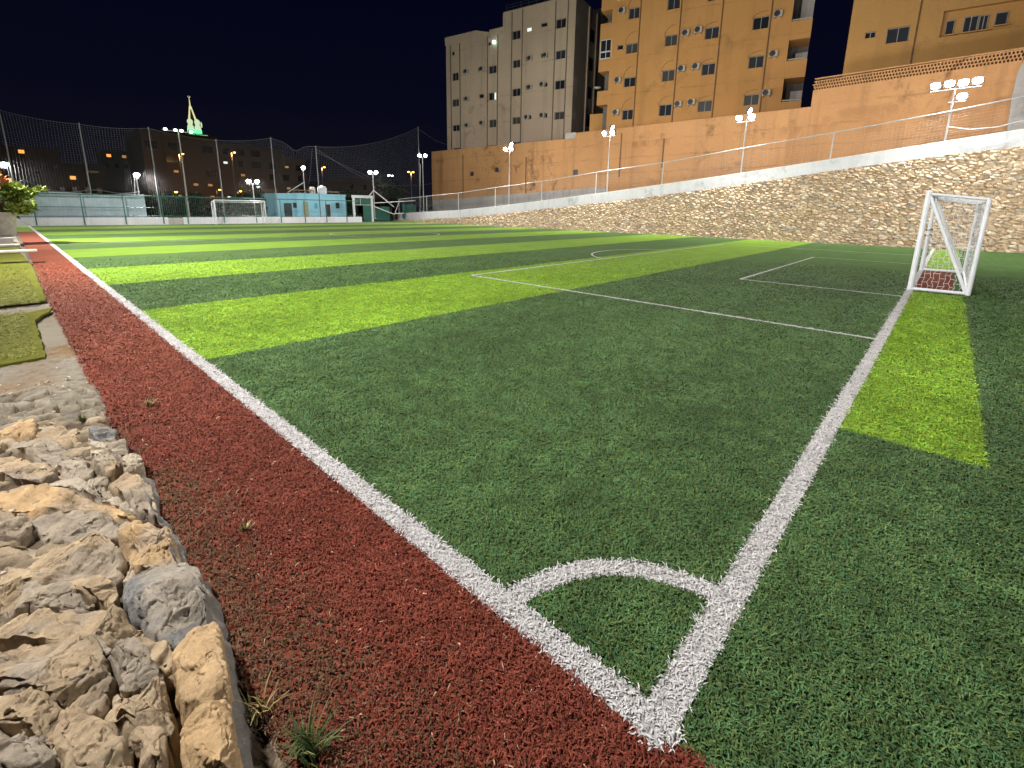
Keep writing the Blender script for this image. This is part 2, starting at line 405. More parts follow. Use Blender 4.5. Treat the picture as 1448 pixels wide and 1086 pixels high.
def stone_colours(h, h2, h3):
    c = np.array([.50,.385,.265])[None]*np.ones((len(h), 1))
    c = np.where((h > .62)[:, None], np.array([.56,.44,.31]), c); c = np.where((h > .86)[:, None], np.array([.63,.52,.39]), c)
    c = np.where((h < .2)[:, None], np.array([.42,.31,.20]), c); c = np.where((h2 < .08)[:, None], np.array([.38,.33,.27]), c)
    return c*(.92+.2*h3)[:, None]

# kerb line of the ramp: surveyed (y, bottom, top)
KY = np.array([-30, -14, -2.3, .3, 4.85, 9.85, 19.35, 25.1, 30.85, 36.95, 47.85, 52])
KB = np.array([7.6, 6.1, 4.75, 4.53, 3.98, 3.29, 2.21, 1.68, 1.10, .62, .12, .05])
KT = np.array([8.4, 6.9, 5.52, 5.20, 4.63, 4.02, 2.98, 2.42, 1.86, 1.39, .87, .8])
kb = lambda y: np.interp(y, KY, KB); kt = lambda y: np.interp(y, KY, KT)

def stone_wall():
    ys = np.arange(-10, 49, .034); nv = 150; v = np.linspace(0, 1, nv)
    Y, T = np.meshgrid(ys, v, indexing='ij'); H = kb(Y)+.02; Z = T*H; 
    wy = Y+.25*(fbm(Y, Z, 1.1, 3)-.5); wz = Z+.22*(fbm(Y, Z, 1.3, 8)-.5)
    wz2 = wz - .22*wy
    f1, f2, ci, cj, du, dv = cells(wy/.31, wz2/.135, 11)
    edge = np.clip((f2-f1-.03)/.42, 0, 1); dome = np.sqrt(np.clip(1-(1-edge)**2, 0, 1))
    tu = hash2(ci, cj, 31)-.5; tv = hash2(ci, cj, 32)-.5; ht = hash2(ci, cj, 33)
    D = dome*(.06+.10*ht) + edge*(tu*du*.22+tv*dv*.20) + .035*(fbm(Y, Z, 6, 40)-.5)
    D = D*np.clip(H/.6, .25, 1)
    x0 = 30.02 + .95*T*np.clip(H/4.5, 0, 1)**.5*np.clip(H/1.2, 0, 1)
    V = np.stack([x0-D+.03, Y, Z-.03], -1).reshape(-1, 3)
    c = stone_colours(hash2(ci, cj, 51).ravel(), hash2(ci, cj, 52).ravel(), hash2(ci, cj, 53).ravel())
    c = np.where((edge.ravel() < .10)[:, None], np.array([.27,.205,.14]), c)
    o = np_mesh('stone_retaining_wall', V, grid_faces(len(ys), nv), attr_mat('rubble_stone', .85, .15, (9, .6, .03), 7.0, .12), col=c, smooth=True)
    # earth body behind the facing
    b = MB(); 
    vs = []; 
    for y in ys[::20]: vs += [(31.05, y, -.05), (31.05, y, kb(y)-.02), (30.3, y, -.05)]
    b.add(vs, [(3*i, 3*i+3, 3*i+4, 3*i+1) for i in range(len(vs)//3-1)])
    b.build('backing', M_concrete, o)
    tag(o, 'long sloping rubble stone retaining wall along the right side of the pitch', 'retaining wall')
stone_wall()

# white parapet on top of it
def strip_prism(name, xs, ys, zb, zt, mat, parent=None):
    mb = MB(); vs = []
    for y in ys: vs += [(xs[0], y, zb(y)), (xs[1], y, zb(y)), (xs[1], y, zt(y)), (xs[0], y, zt(y))]
    n = len(ys); fs = []
    for i in range(n-1):
        for j in range(4): fs.append((4*i+j, 4*i+4+j, 4*i+4+(j+1) % 4, 4*i+(j+1) % 4))
    fs += [(0,1,2,3), tuple(4*(n-1)+k for k in (3,2,1,0))]
    mb.add(vs, fs); return mb.build(name, mat, parent, bevel=.015)
YS = list(np.arange(-14, 48.1, 1.0))
tag(strip_prism('parapet_wall', (30.95, 31.25), YS, lambda y: kb(y)-.03, kt, M_whitewall), 'white painted concrete parapet on top of the rubble stone wall', 'parapet')
# ramp road behind
mb = MB(); vs = []
for y in YS: vs += [(31.25, y, kb(y)+.1), (38, y, kb(y)+.15)]
mb.add(vs, [(2*i, 2*i+1, 2*i+3, 2*i+2) for i in range(len(YS)-1)])
tag(mb.build('ramp_road', plain('asphalt', (.06,.06,.06), .9, .3, 2)), 'sloping road behind the white parapet', 'road', kind='structure')

# fence on the parapet
RY = [-14, -1.61, .4, 5.15, 9.94, 15.09, 20.24, 25.46, 31.83, 37.15, 48.0]
RZ = [8.9, 6.88, 6.59, 6.03, 5.53, 4.94, 4.53, 4.01, 3.52, 3.09, 2.49]
rz = lambda y: float(np.interp(y, RY, RZ))
fn = empty('ramp_fence', (31.12, 20, float(kt(20))))
o0 = Vector(fn.location)
L_ = lambda p: Vector(p) - o0
mb = MB(); mb.tube([L_((31.12, y, z)) for y, z in zip(RY, RZ)], .032, 8); mb.build('rail', M_polewhite, fn)
for y in (-7, 5.15, 15.09, 20.6, 26.1, 31.8, 37.15, 42.5, 47.9):
    mb = MB(); mb.tube([L_((31.12, y, kt(y)-.1)), L_((31.12, y, rz(y)+.02))], .035, 8); mb.build('post', M_polewhite, fn)
mb = MB()
def strand(mb, pts, r=.0035): mb.tube(pts, r, 3, cap=False)
for y in np.arange(-9, 48, .16):
    sag = .05*math.sin(y*3)
    strand(mb, [L_((31.12, y, kt(y))), L_((31.12+.02*math.sin(y), y+sag, rz(y)))], .0028)
nh = 11
for k in range(1, nh):
    pts = []
    for y in np.arange(-9, 48, .8):
        t = k/nh; pts.append(L_((31.12, y, kt(y)+(rz(y)-kt(y))*t + .03*math.sin(y*1.3+k))))
    strand(mb, pts, .0028)
mb.build('wire_mesh', plain('wire', (.34,.34,.34), .6, .2, 4), fn)
mb = MB(); mb.tube([L_((31.05, y, z)) for y, z in ((.4, 5.85), (-.4, 5.65), (-1.3, 5.68), (-2.2, 5.9))], .02, 6); mb.build('hose', M_polewhite, fn)
mb = MB(); mb.tube([L_((30.93, y, z)) for y, z in ((-.1, 4.95), (-.9, 4.82), (-1.4, 4.88), (-1.9, 5.05), (-1.9, 5.25))], .018, 6); mb.build('cable', M_white, fn)
tag(fn, 'white pipe fence with wire mesh climbing along the parapet', 'fence')

# ------------------------------------------------------------------ orange boundary wall behind the road
M_holeshade = plain('hole_shade', (.05,.032,.022), .9, .3, 2)
def orange_wall():
    X0 = 38.0
    root = empty('boundary_wall', (X0, 24, 0)); rr = Vector(root.location)
    def slab(name, y0, y1, z0a, z1a, mat, x0=0, x1=.5, parent=root, bev=0):
        mb = MB(); vs = []
        for x in (x0, x1):
            for (y, za, zb) in ((y0, z0a[0], z0a[1]), (y1, z1a[0], z1a[1])): vs += [(x, y-24, za), (x, y-24, zb)]
        mb.add(vs, [(0,2,3,1), (4,5,7,6), (0,1,5,4), (2,6,7,3), (1,3,7,5), (0,4,6,2)]); return mb.build(name, mat, parent, bevel=bev)
    slab('wall', 27.85, 50.4, (0, 8.42), (0, 8.66), M_orange)
    slab('wall', 7.94, 27.85, (0, 8.80), (0, 8.89), M_orange, -.03, .5)
    slab('wall', -1.9, 7.94, (0, 9.96), (0, 9.85), M_orange, -.02, .5)
    slab('coping', 27.7, 28.9, (8.42, 8.95), (8.42, 8.95), M_concrete, -.05, .55)
    # grey plinth along the low end
    slab('plinth', 24, 50.3, (0, 3.75), (0, 2.5), M_concrete, -.07, 0)
    # pierced block screen on the high part
    mb = MB(); pr = 10.
    y0, y1 = -1.9, 7.94; n = 64; h = .19
    def top(y): return 9.96 + (y+1.9)/9.84*(-.11)
    for k in range(n):
        ya = y0+(y1-y0)*k/n; yb = y0+(y1-y0)*(k+1)/n; w = yb-ya
        for r_ in range(3):
            z = top(ya)+r_*h; off = w*.5*(r_ % 2)
            mb.box((0, ya-24+off, z), (.30, ya-24+off+w*.40, z+h+.002*(r_ % 2)))
            mb.box((.004, ya-24+off-.004, z+h-.06), (.29, ya-24+off+w, z+h-.001*r_))
    mb.box((-.01, y0-24, top(0)+3*h+.03), (.31, y1-24, top(0)+3*h+.10))
    mb.build('block_screen', M_orange, root); MB().box((.302, y0-24, 9.5), (.36, y1-24, top(0)+3*h)).build('screen_hole_shade', M_holeshade, root)  # dark slab added behind the screen holes to stand in for their shade
    # rain pipes, hatch and small box on the wall face
    mb = MB()
    for (y, z0, z1) in ((44.2, 2.6, 7.9), (34, 3.2, 7.0), (18.5, 5.2, 7.6), (22.6, 4.6, 8.4)): mb.tube([(-.06, y-24, z0), (-.06, y-24, z1)], .05, 6)
    mb.build('drain_pipe', M_pipe, root)
    for (y, z) in ((42.6, 5.6), (38.4, 5.9), (27.5, 5.2)):
        MB().box((-.08, y-24-.25, z-.25), (-.002, y-24+.25, z+.25)).build('vent_grille', M_dark, root)
    tag(root, 'tall stained orange boundary wall behind the sloping road', 'boundary wall')
    # grey concrete end wall with a curved corner
    pts = [at(1424, 186, (1,0,0), 37.6), at(1430, 140, (1,0,0), 37.6), at(1438, 105, (1,0,0), 37.6), at(1449, 82, (1,0,0), 37.6), at(1462, 74, (1,0,0), 37.6), at(1700, 40, (1,0,0), 37.6), at(1700, 200, (1,0,0), 37.6)]
    mb = MB(); n = len(pts); mb.add([(37.4, p.y, p.z) for p in pts]+[(37.9, p.y, p.z) for p in pts], [tuple(range(n)), tuple(range(2*n-1, n-1, -1))]+[(i, n+i, n+(i+1) % n, (i+1) % n) for i in range(n)])
    tag(mb.build('concrete_wall', M_concrete, bevel=.02), 'bare grey concrete wall with a curved edge at the right end of the orange wall', 'concrete wall')
orange_wall()

# ------------------------------------------------------------------ buildings
class Facade:
    """a building whose front is given by window rectangles measured on the photograph and carried to the facade plane"""
    def __init__(s, name, heading, ref):
        a = R(heading); s.n = Vector((math.cos(a), -math.sin(a), 0)); s.d = s.n.dot(Vector((ref[0], ref[1], 0)))
        s.xd = Vector((-math.sin(a), -math.cos(a), 0))
        s.org = Vector((ref[0], ref[1], 0)); s.root = empty(name, s.org, math.atan2(s.xd.y, s.xd.x))
    def uv(s, px, py):
        p = at(px, py, s.n, s.d) - s.org; return p.dot(s.xd), p.z
    def rect(s, x0, y0, x1, y1, cr=None):
        if cr: x0, y0, x1, y1 = cr[0]+x0/cr[2], cr[1]+y0/cr[2], cr[0]+x1/cr[2], cr[1]+y1/cr[2]
        cx, cy = (x0+x1)/2, (y0+y1)/2
        ua, _ = s.uv(x0, cy); ub, _ = s.uv(x1, cy); _, za = s.uv(cx, y1); _, zb = s.uv(cx, y0)
        # a parallelogram in the photo: keep the mean height
        sl = abs(s.uv(x1, cy)[1]-s.uv(x0, cy)[1])*.5
        return (ua, za+sl*.5, ub, zb-sl*.5)
    def front(s, u0, u1, z0, z1, holes, mat, depth=14, rev=.22, name='wall', side=None, parent=None):
        us = sorted({u0, u1, *[h[0] for h in holes], *[h[2] for h in holes]}); zs = sorted({z0, z1, *[h[1] for h in holes], *[h[3] for h in holes]})
        us = [u for u in us if u0 <= u <= u1]; zs = [z for z in zs if z0 <= z <= z1]
        mb = MB(); idx = {}
        for i, u in enumerate(us):
            for j, z in enumerate(zs): idx[i, j] = len(mb.v); mb.v.append((u, 0, z))
        for i in range(len(us)-1):
            for j in range(len(zs)-1):
                cu, cz = (us[i]+us[i+1])/2, (zs[j]+zs[j+1])/2
                if any(h[0] < cu < h[2] and h[1] < cz < h[3] for h in holes): continue
                mb.f.append((idx[i, j], idx[i+1, j], idx[i+1, j+1], idx[i, j+1]))
        for h in holes:
            d = h[4] if len(h) > 4 else rev; a, b, c, e = h[:4]
            mb.add([(a,0,b),(c,0,b),(c,0,e),(a,0,e),(a,d,b),(c,d,b),(c,d,e),(a,d,e)], [(0,1,5,4),(1,2,6,5),(2,3,7,6),(3,0,4,7),(4,5,6,7)])
        o = mb.build(name, mat, parent or s.root)
        mb = MB(); mb.add([(u0,0,z0),(u1,0,z0),(u1,0,z1),(u0,0,z1),(u0,depth,z0),(u1,depth,z0),(u1,depth,z1),(u0,depth,z1)], [(1,5,6,2),(0,3,7,4),(3,2,6,7),(4,7,6,5)])
        mb.build('side_wall', side or mat, parent or s.root)
        return o
    def window(s, h, pane=None, mull=1, frame=None, y=.12, rail=False):
        a, b, c, e = h[:4]; f = .045; mb = MB(); p = .003
        mb.box((a+p, y, b+p), (c-p, y+.06, b+f)); mb.box((a+p, y, e-f), (c-p, y+.06, e-p)); mb.box((a+p, y+.002, b+f), (a+f, y+.058, e-f)); mb.box((c-f, y+.002, b+f), (c-p, y+.058, e-f))
        for k in range(mull): u = a+(c-a)*(k+1)/(mull+1); mb.box((u-.025, y+.004, b+f), (u+.025, y+.056, e-f))
        if rail: mb.box((a+f, y+.006, b+(e-b)*.35-.03), (c-f, y+.054, b+(e-b)*.35+.03))
        w = mb.build('window', frame or M_frame, s.root)
        mb = MB(); mb.add([(a+p, y+.03, b+p), (c-p, y+.03, b+p), (c-p, y+.03, e-p), (a+p, y+.03, e-p)], [(0,1,2,3)])
        mb.build('pane', pane or M_pane, w)
        mb = MB().box((a-.05, -.05, b-.07), (c+.05, .10, b-.004)); mb.build('sill', s.sillmat, w)
        return w
    def ac(s, cu, cz, w=.85, h=.58, d=.38):
        mb = MB().box((cu-w/2, -d, cz-h/2), (cu+w/2, -.03, cz+h/2)); mb.box((cu-w*.4, -d*.8, cz-h/2-.12), (cu-w*.34, -.002, cz-h/2-.001)); mb.box((cu+w*.34, -d*.8, cz-h/2-.12), (cu+w*.4, -.002, cz-h/2-.001))
        o = mb.build('air_conditioner', M_ac, s.root, bevel=.015)
        mb = MB(); 
        for r_ in (.22, .15, .08): 
            mb.tube([(cu-.1*w+r_*math.cos(t*.5236), -d-.012, cz+r_*math.sin(t*.5236)) for t in range(13)], .012, 4, cap=False)
        vs = [(cu-.1*w+.225*math.cos(t*.5236), -d-.004, cz+.225*math.sin(t*.5236)) for t in range(12)]
        mb.add(vs, [tuple(range(12))]); mb.build('fan_grille', M_dark, o)
    def pipe(s, pxa, pxb, mat, r=.045):
        (ua, za), (ub, zb) = s.uv(*pxa), s.uv(*pxb); u = (ua+ub)/2
        MB().tube([(u, -.05, min(za, zb)-2), (u, -.05, s.ztop-.3 if pxa[1] <= 3 else max(za, zb))], r, 6).build('drain_pipe', mat, s.root)

# --- grey beige apartment block
g = Facade('apartment_building', -9.8, (40.95, 50.75)); g.sillmat = M_greyblock; g.ztop = 25
C7 = (620, 0, 4.936); C8 = (740, 0, 4.9375)
big = [(95,505,140,565,C7),(95,690,143,745,C7),(98,870,147,917,C7),(350,455,405,515,C7),(350,643,403,700,C7),(353,833,403,890,C7),(515,210,572,278,C7),(518,415,570,475,C7),(515,615,572,673,C7),(515,815,570,867,C7),
       (228,125,297,200,C8),(225,347,293,415,C8),(220,557,288,625,C8),(217,778,285,835,C8),(105,1030,150,1062,C7),(353,1012,403,1050,C7),(515,990,568,1035,C7)]
small = [(170,487,190,515,C7),(175,675,195,703,C7),(180,862,198,887,C7),(277,467,298,498,C7),(282,655,317,685,C7),(283,845,302,872,C7),(613,187,650,222,C7),(612,393,632,425,C7),(610,593,630,628,C7),(630,803,648,832,C7),
         (123,155,168,190,C8),(123,370,148,405,C8),(150,575,168,607,C8),(150,788,167,822,C8),(92,357,112,388,C7),(345,290,365,320,C7)]
acs = [(200,500),(205,690),(208,875),(310,482),(310,858),(643,408),(642,610),(622,818)]; acs8 = [(160,387),(137,590),(137,805)]
uL, _ = g.uv(632, 150); uM, zM = g.uv(711, 45); uR, _ = g.uv(811, 100)
hb = [g.rect(*q[:4], q[4]) for q in big]; hs = [g.rect(*q[:4], q[4]) for q in small]
zl = g.uv(640, 54)[1]; zr = g.uv(760, 8)[1]
HL = [h for h in hb+hs if h[2] < uM]; HR = [h for h in hb+hs if h[0] > uM]
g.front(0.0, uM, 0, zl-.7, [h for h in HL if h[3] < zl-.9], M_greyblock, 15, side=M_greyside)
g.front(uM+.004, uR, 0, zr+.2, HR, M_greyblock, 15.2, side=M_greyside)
MB().box((-.12, -.06, zl-.71), (uM*.55, .35, zl+.25)).build('parapet', M_greyblock, g.root, bevel=.02)
mbp = MB(); u1 = uM*.55; u2 = uM*.78
mbp.add([(u1+.002, -.055, zl-.71), (u2, -.055, zl-.71), (u2, -.055, zl-.30), (u1+.002, -.055, zl+.24), (u1+.002, .34, zl-.71), (u2, .34, zl-.71), (u2, .34, zl-.30), (u1+.002, .34, zl+.24)],
        [(0,1,2,3),(4,7,6,5),(3,2,6,7),(1,5,6,2),(0,3,7,4)])
mbp.build('parapet', M_greyblock, g.root)
MB().box((u2+.003, -.05, zl-.712), (uM-.003, .33, zl-.05)).build('parapet', M_greyblock, g.root)
for k, h in enumerate(hb):
    if h[3] < zr: g.window(h, (M_pane, M_paneblue, M_pane, M_panecurtain)[(k*7) % 4], 1)
for k, h in enumerate(hs):
    if h[3] < zl-.9 or h[0] > uM: g.window(h, M_lit if k == 6 else M_pane, 0)
g_l = g.rect(388,645,403,695,C7); MB().box((g_l[0], .10, g_l[1]), (g_l[2], .115, g_l[3])).build('lit_window', M_lit, g.root)
for x, y in acs: u, z = g.uv(620+x/4.936, y/4.936); g.ac(u, z, .6, .42, .3)
for x, y in acs8: u, z = g.uv(740+x/4.9375, y/4.9375); g.ac(u, z, .6, .42, .3)
for x in (88, 152, 343, 413): 
    u, _ = g.uv(620+x/4.936, 120); MB().box((u-.05, -.07, 0), (u+.05, -.003, zl-.75)).build('drain_pipe', M_pipegrey, g.root)
for x in (510, 582): u, _ = g.uv(620+x/4.936, 100); MB().box((u-.05, -.07, 0), (u+.05, -.003, zr)).build('drain_pipe', M_pipegrey, g.root)
for x in (215, 299): u, _ = g.uv(740+x/4.9375, 100); MB().box((u-.05, -.07, 0), (u+.05, -.003, zr)).build('drain_pipe', M_pipegrey, g.root)
for y_ in (3.2, 5.4): MB().box((uR-.02, y_, 0), (uR+.16, y_+.25, zr)).build('side_pier', M_greyblock, g.root)
for z in (11.4, 14.5, 17.6, 20.6):
    MB().box((uR-.05, 3.9, z), (uR+.03, 4.9, z+1.3)).build('side_window', M_pane, g.root); MB().box((uR-.05, 9.6, z), (uR+.03, 10.5, z+1.2)).build('side_window', M_pane, g.root)
mb = MB()
for k in range(3): mb.tube([(uM+.3, .2, zr+.35+.28*k), (uR-2, .2, zr+.35+.28*k)], .035, 6)
for k in range(8): u = uM+.3+(uR-2.3-uM)*k/7; mb.tube([(u, .2, zr+.2), (u, .2, zr+.95)], .035, 6)
mb.build('roof_railing', M_dark, g.root)
MB().box((uR-3, 8, zr+.2), (uR-.3, 12, zr+1.5)).build('roof_hut', M_greyblock, g.root)
u, z = g.uv(620+395/4.936, 298/4.936); MB().lathe([(0, -.2), (.16, -.12), (.2, 0), (.14, .16), (0, .2)], 12, (u, -.25, z)).build('wall_lamp', emit('green_white_lamp', (.55,1,.85), 6), g.root)
tag(g.root, 'beige grey apartment building with small windows, farthest left of the tall blocks', 'apartment building')
MB_low = None

# --- orange apartment block
o_ = Facade('apartment_building', -13.4, (41.0, 26.2)); o_.sillmat = M_orange2; o_.ztop = 24
C4 = (820, 0, 4.022)
wins = [(278,40,338,108),(262,243,327,305),(250,437,315,495),(240,622,300,682),(500,-20,570,55),(485,195,553,262),(467,395,537,463),(450,592,520,660),(712,150,790,222),(693,358,768,427),(670,570,750,637),(730,-60,808,5),(985,90,1075,168),(960,315,1045,388),(933,535,1018,600)]
smalls = [(213,253,246,283)]
H = [o_.rect(*q, C4) for q in wins]; HS = [o_.rect(*q, C4) for q in smalls]; uN, _ = o_.uv(1109, 110); uR, _ = o_.uv(1123, 110); uR += .75
M_darkside = plain('shaded_side_render', (.13,.115,.11), .9, .3, .4)  # side and balcony back, their shade put into a dark colour
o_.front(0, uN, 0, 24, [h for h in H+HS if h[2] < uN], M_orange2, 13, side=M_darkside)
zc = [o_.uv(820+x/4.022, y/4.022)[1] for x, y in ((1255,5),(1228,118),(1238,222),(1195,345),(1215,442),(1172,578))]
segs = [(zc[0]+3.4, 24), (zc[2], zc[1]), (zc[4], zc[3]), (0, zc[5])]
for za, zb in segs: MB().box((uN+.003, .004, za), (uR, 2.2, zb)).build('balcony_parapet', M_orange2, o_.root, bevel=.015)
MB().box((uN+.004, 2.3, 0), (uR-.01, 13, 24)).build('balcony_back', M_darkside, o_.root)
for za, zb in ((zc[1], zc[0]+3.4), (zc[3], zc[2]), (zc[5], zc[4])):
    MB().box((uR-.9, 1.7, za+.01), (uR-.02, 1.8, za+(zb-za)*.62)).build('balcony_panel', M_concrete, o_.root)
    MB().tube([(uN+.05, .12, za+.12), (uR-.05, .12, za+.12)], .05, 6).build('balcony_rail', M_ac, o_.root)
for k, h in enumerate(H): o_.window(h, (M_paneblue, M_pane, M_panecurtain)[(k*5+k//3) % 3], 1)
for h in HS: o_.window(h, M_pane, 0)
for x, y in ((603,190),(580,392),(560,593),(675,173),(660,380),(635,582),(1127,82),(1100,309),(1060,530),(218,457),(207,640),(242,63)):
    u, z = o_.uv(820+x/4.022, y/4.022); o_.ac(u, z, .64, .45, .30)
for a, b in (((350,0),(303,710)),((580,0),(525,690)),((820,0),(750,660)),((1100,0),(1025,600))):
    o_.pipe((820+a[0]/4.022, a[1]/4.022), (820+b[0]/4.022, b[1]/4.022), M_pipe)
# curved cables rising from the windows
mb = MB()
for h in H:
    mb.tube([(h[0]-.08+(h[2]-h[0])*.8*(1-math.cos(t)), -.03, h[3]-.1+(.75+.3*math.sin(h[0]*5))*math.sin(t)) for t in np.linspace(0, 1.7, 10)], .016, 4)
mb.build('window_cable', M_pipe, o_.root)
# corner bays at the left
for (ya, yb) in ((133, 405), (515, 595), (-100, 60)):
    u0, _ = o_.uv(820+118/4.022, 60); _, za = o_.uv(855, yb/4.022); _, zb = o_.uv(855, ya/4.022)
    MB().box((u0-.1, .05, za), (-.003, 3, zb)).build('bay', M_orange2, o_.root)
MB().box((u0+.3, .9, 6), (-.006, 3.2, 24)).build('bay_back', M_pipegrey, o_.root)
h = o_.rect(128,222,175,335,C4); h = (u0+.0, h[1], u0+1.15, h[3])
wq = MB(); 
wq.box((h[0], -.0, h[1]), (h[2], .045, h[1]+.08)); wq.box((h[0], -.0, h[3]-.07), (h[2], .045, h[3])); wq.box((h[0], -.0, h[1]+(h[3]-h[1])*.33), (h[2], .044, h[1]+(h[3]-h[1])*.4))
for k in (0, .5, 1): u = h[0]+(h[2]-h[0]-.06)*k; wq.box((u, -.002, h[1]+.08), (u+.06, .043, h[3]-.07))
wq.build('window', M_white, o_.root); MB().box((h[0]+.02, .02, h[1]+.02), (h[2]-.02, .0445, h[3]-.02)).build('bay_pane', M_pane, o_.root)
u, z = o_.uv(845, 124); MB().lathe([(.02, 0), (.2, .03), (.33, .09), (.36, .14)], 20, (u-.2, .5, z)).build('satellite_dish', M_ac, o_.root)
MB().box((-2.2, 1.2, 6), (-.01, 4, o_.uv(838, 158)[1])).build('annex', M_orange3, o_.root)
tag(o_.root, 'orange apartment building with air conditioners beside its windows, right of the beige block', 'apartment building')

# --- orange block at the right edge
r_ = Facade('apartment_building', -10, (42.5, 7.15)); r_.sillmat = M_orange3; r_.ztop = 22
C5 = (1088, 0, 4.022)
W = [r_.rect(*q, C5) for q in ((545,178,605,218),(668,150,795,245))]
niche = r_.rect(985,45,1440,172,C5); zt_ = niche[3]+.25
niche = (niche[0], niche[1]-.25, niche[2]+.2, niche[3]+.35, .38)
r_.front(0, 14, 0, 22, W+[niche], M_orange3, 14)
for k, h in enumerate(W): r_.window(h, M_paneblue if k else M_pane, 1)
nw = [r_.rect(*q, C5) for q in ((1005,130,1055,187),(1108,105,1190,172),(1196,100,1248,160),(1290,85,1362,130))]
for k, h in enumerate(nw):
    z0 = max(h[1]-.1, niche[1]+.12); h = (h[0], z0, h[2], max(h[3]+.25, z0+.8))
    r_.window(h, M_paneblue, 0 if k in (0, 3) else 1, y=.30)
r_.pipe((1088+870/4.022, 0), (1088+795/4.022, 385/4.022), M_pipe)
u0, z0 = r_.uv(1088+920/4.022, 365/4.022); u1, z1 = r_.uv(1088+1290/4.022, 320/4.022)
MB().box((u0, -.12, (z0+z1)/2-.05), (u1, -.003, (z0+z1)/2+.05)).build('ledge', M_pipe, r_.root)
u0, z0 = r_.uv(1245, 99); u1, z1 = r_.uv(1272, 96); MB().box((u0, -.08, (z0+z1)/2-.04), (u1, -.003, (z0+z1)/2+.04)).build('ledge', M_pipe, r_.root)
tag(r_.root, 'orange building with a long recessed window niche at the right edge', 'apartment building')

# ------------------------------------------------------------------ goals
def make_goal(w, h, d, r, label):
    root = empty('football_goal', (0, 0, 0))
    def part(name, segs, rad=r, mat=M_white, parent=root):
        mb = MB()
        for a, b in segs: mb.tube([a, b], rad, 10)
        return mb.build(name, mat, parent, smooth=False)
    for x in (0, w):
        part('post', [((x, 0, 0), (x, 0, h))], r*1.25)
        part('back_post', [((x, -d, 0), (x, -d, h*.93))])
        part('brace', [((x, -.03, h-.08), (x, -d+.04, .05))], r*.8)
        part('side_bar', [((x, -.02, .035), (x, -d, .035))], r*.8)
        part('top_bar', [((x, -.02, h-.03), (x, -d, h*.93))], r*.7)
    part('crossbar', [((0, 0, h), (w, 0, h))], r*1.2); part('back_top_bar', [((0, -d, h*.93), (w, -d, h*.93))], r*.7); part('base_bar', [((0, -d, .035), (w, -d, .035))], r*.8)
    # hexagon-like knotted net on sides, back and top
    mb = MB(); c = .115
    def panel(P, nu, nv, slack):
        G = {}
        for i in range(nu+1):
            for j in range(nv+1):
                u = (i + (.28 if j % 2 else -.0)*(0 < i < nu))/nu; v = j/nv; p = P(u, v); k = slack*math.sin(math.pi*u)*math.sin(math.pi*v)
                G[i, j] = p + Vector((random.uniform(-.012, .012), -k*.5 + random.uniform(-.02, .02), random.uniform(-.015, .015)-k*.2))
        for i in range(nu+1):
            for j in range(nv+1):
                if j < nv: mb.tube([G[i, j], G[i, j+1]], .0034, 3, cap=False)
                if i < nu and (i+j) % 2 == 0: mb.tube([G[i, j], G[i+1, j]], .0034, 3, cap=False)
    for x in (0.0, w): panel(lambda u, v: Vector((x, -d*u, .04+(h*.95-.04)*v)), 11, 22, .04)
    panel(lambda u, v: Vector((w*u, -d, .04+(h*.92-.04)*v)), int(w/c), 17, .12)
    panel(lambda u, v: Vector((w*u, -d*v, h-.02-(h*.07)*v)), int(w/c), 8, .02)
    # gathered net drawn up along the brace
    for x in (.03, w-.03):
        for k in range(7):
            o = random.uniform(.02, .16); mb.tube([(x+random.uniform(-.03, .03), -.06-o*.4, h-.12), (x+random.uniform(-.04, .04), -d*.5-o*.4+.06, h*.5), (x+random.uniform(-.03, .03), -d+.06+o*.2, .10)], .006, 4, cap=False)
    mb.build('net', M_net, root)
    return tag(root, label, 'goal')
gl = make_goal(5.1, 2.07, .92, .042, 'white goal with a knotted net standing on the near goal line'); gl.location = (12.12, -.0, 0)
mb = MB()
for k in range(2): mb.tube([(5.1+.068*math.cos(t), .068*math.sin(t), 1.03+k*.16+.02*math.sin(t*2)) for t in np.linspace(0, 6.28, 13)], .012, 5, cap=False)
mb.build('tape', M_dark, gl)
fg = copy_tree(gl); fg.rotation_euler = (0, 0, math.pi); fg.location = (14.35, 42.9, 0); fg.scale = (.74, .9, .92)
fg['label'] = 'white goal at the far end of the pitch in front of the white wall'

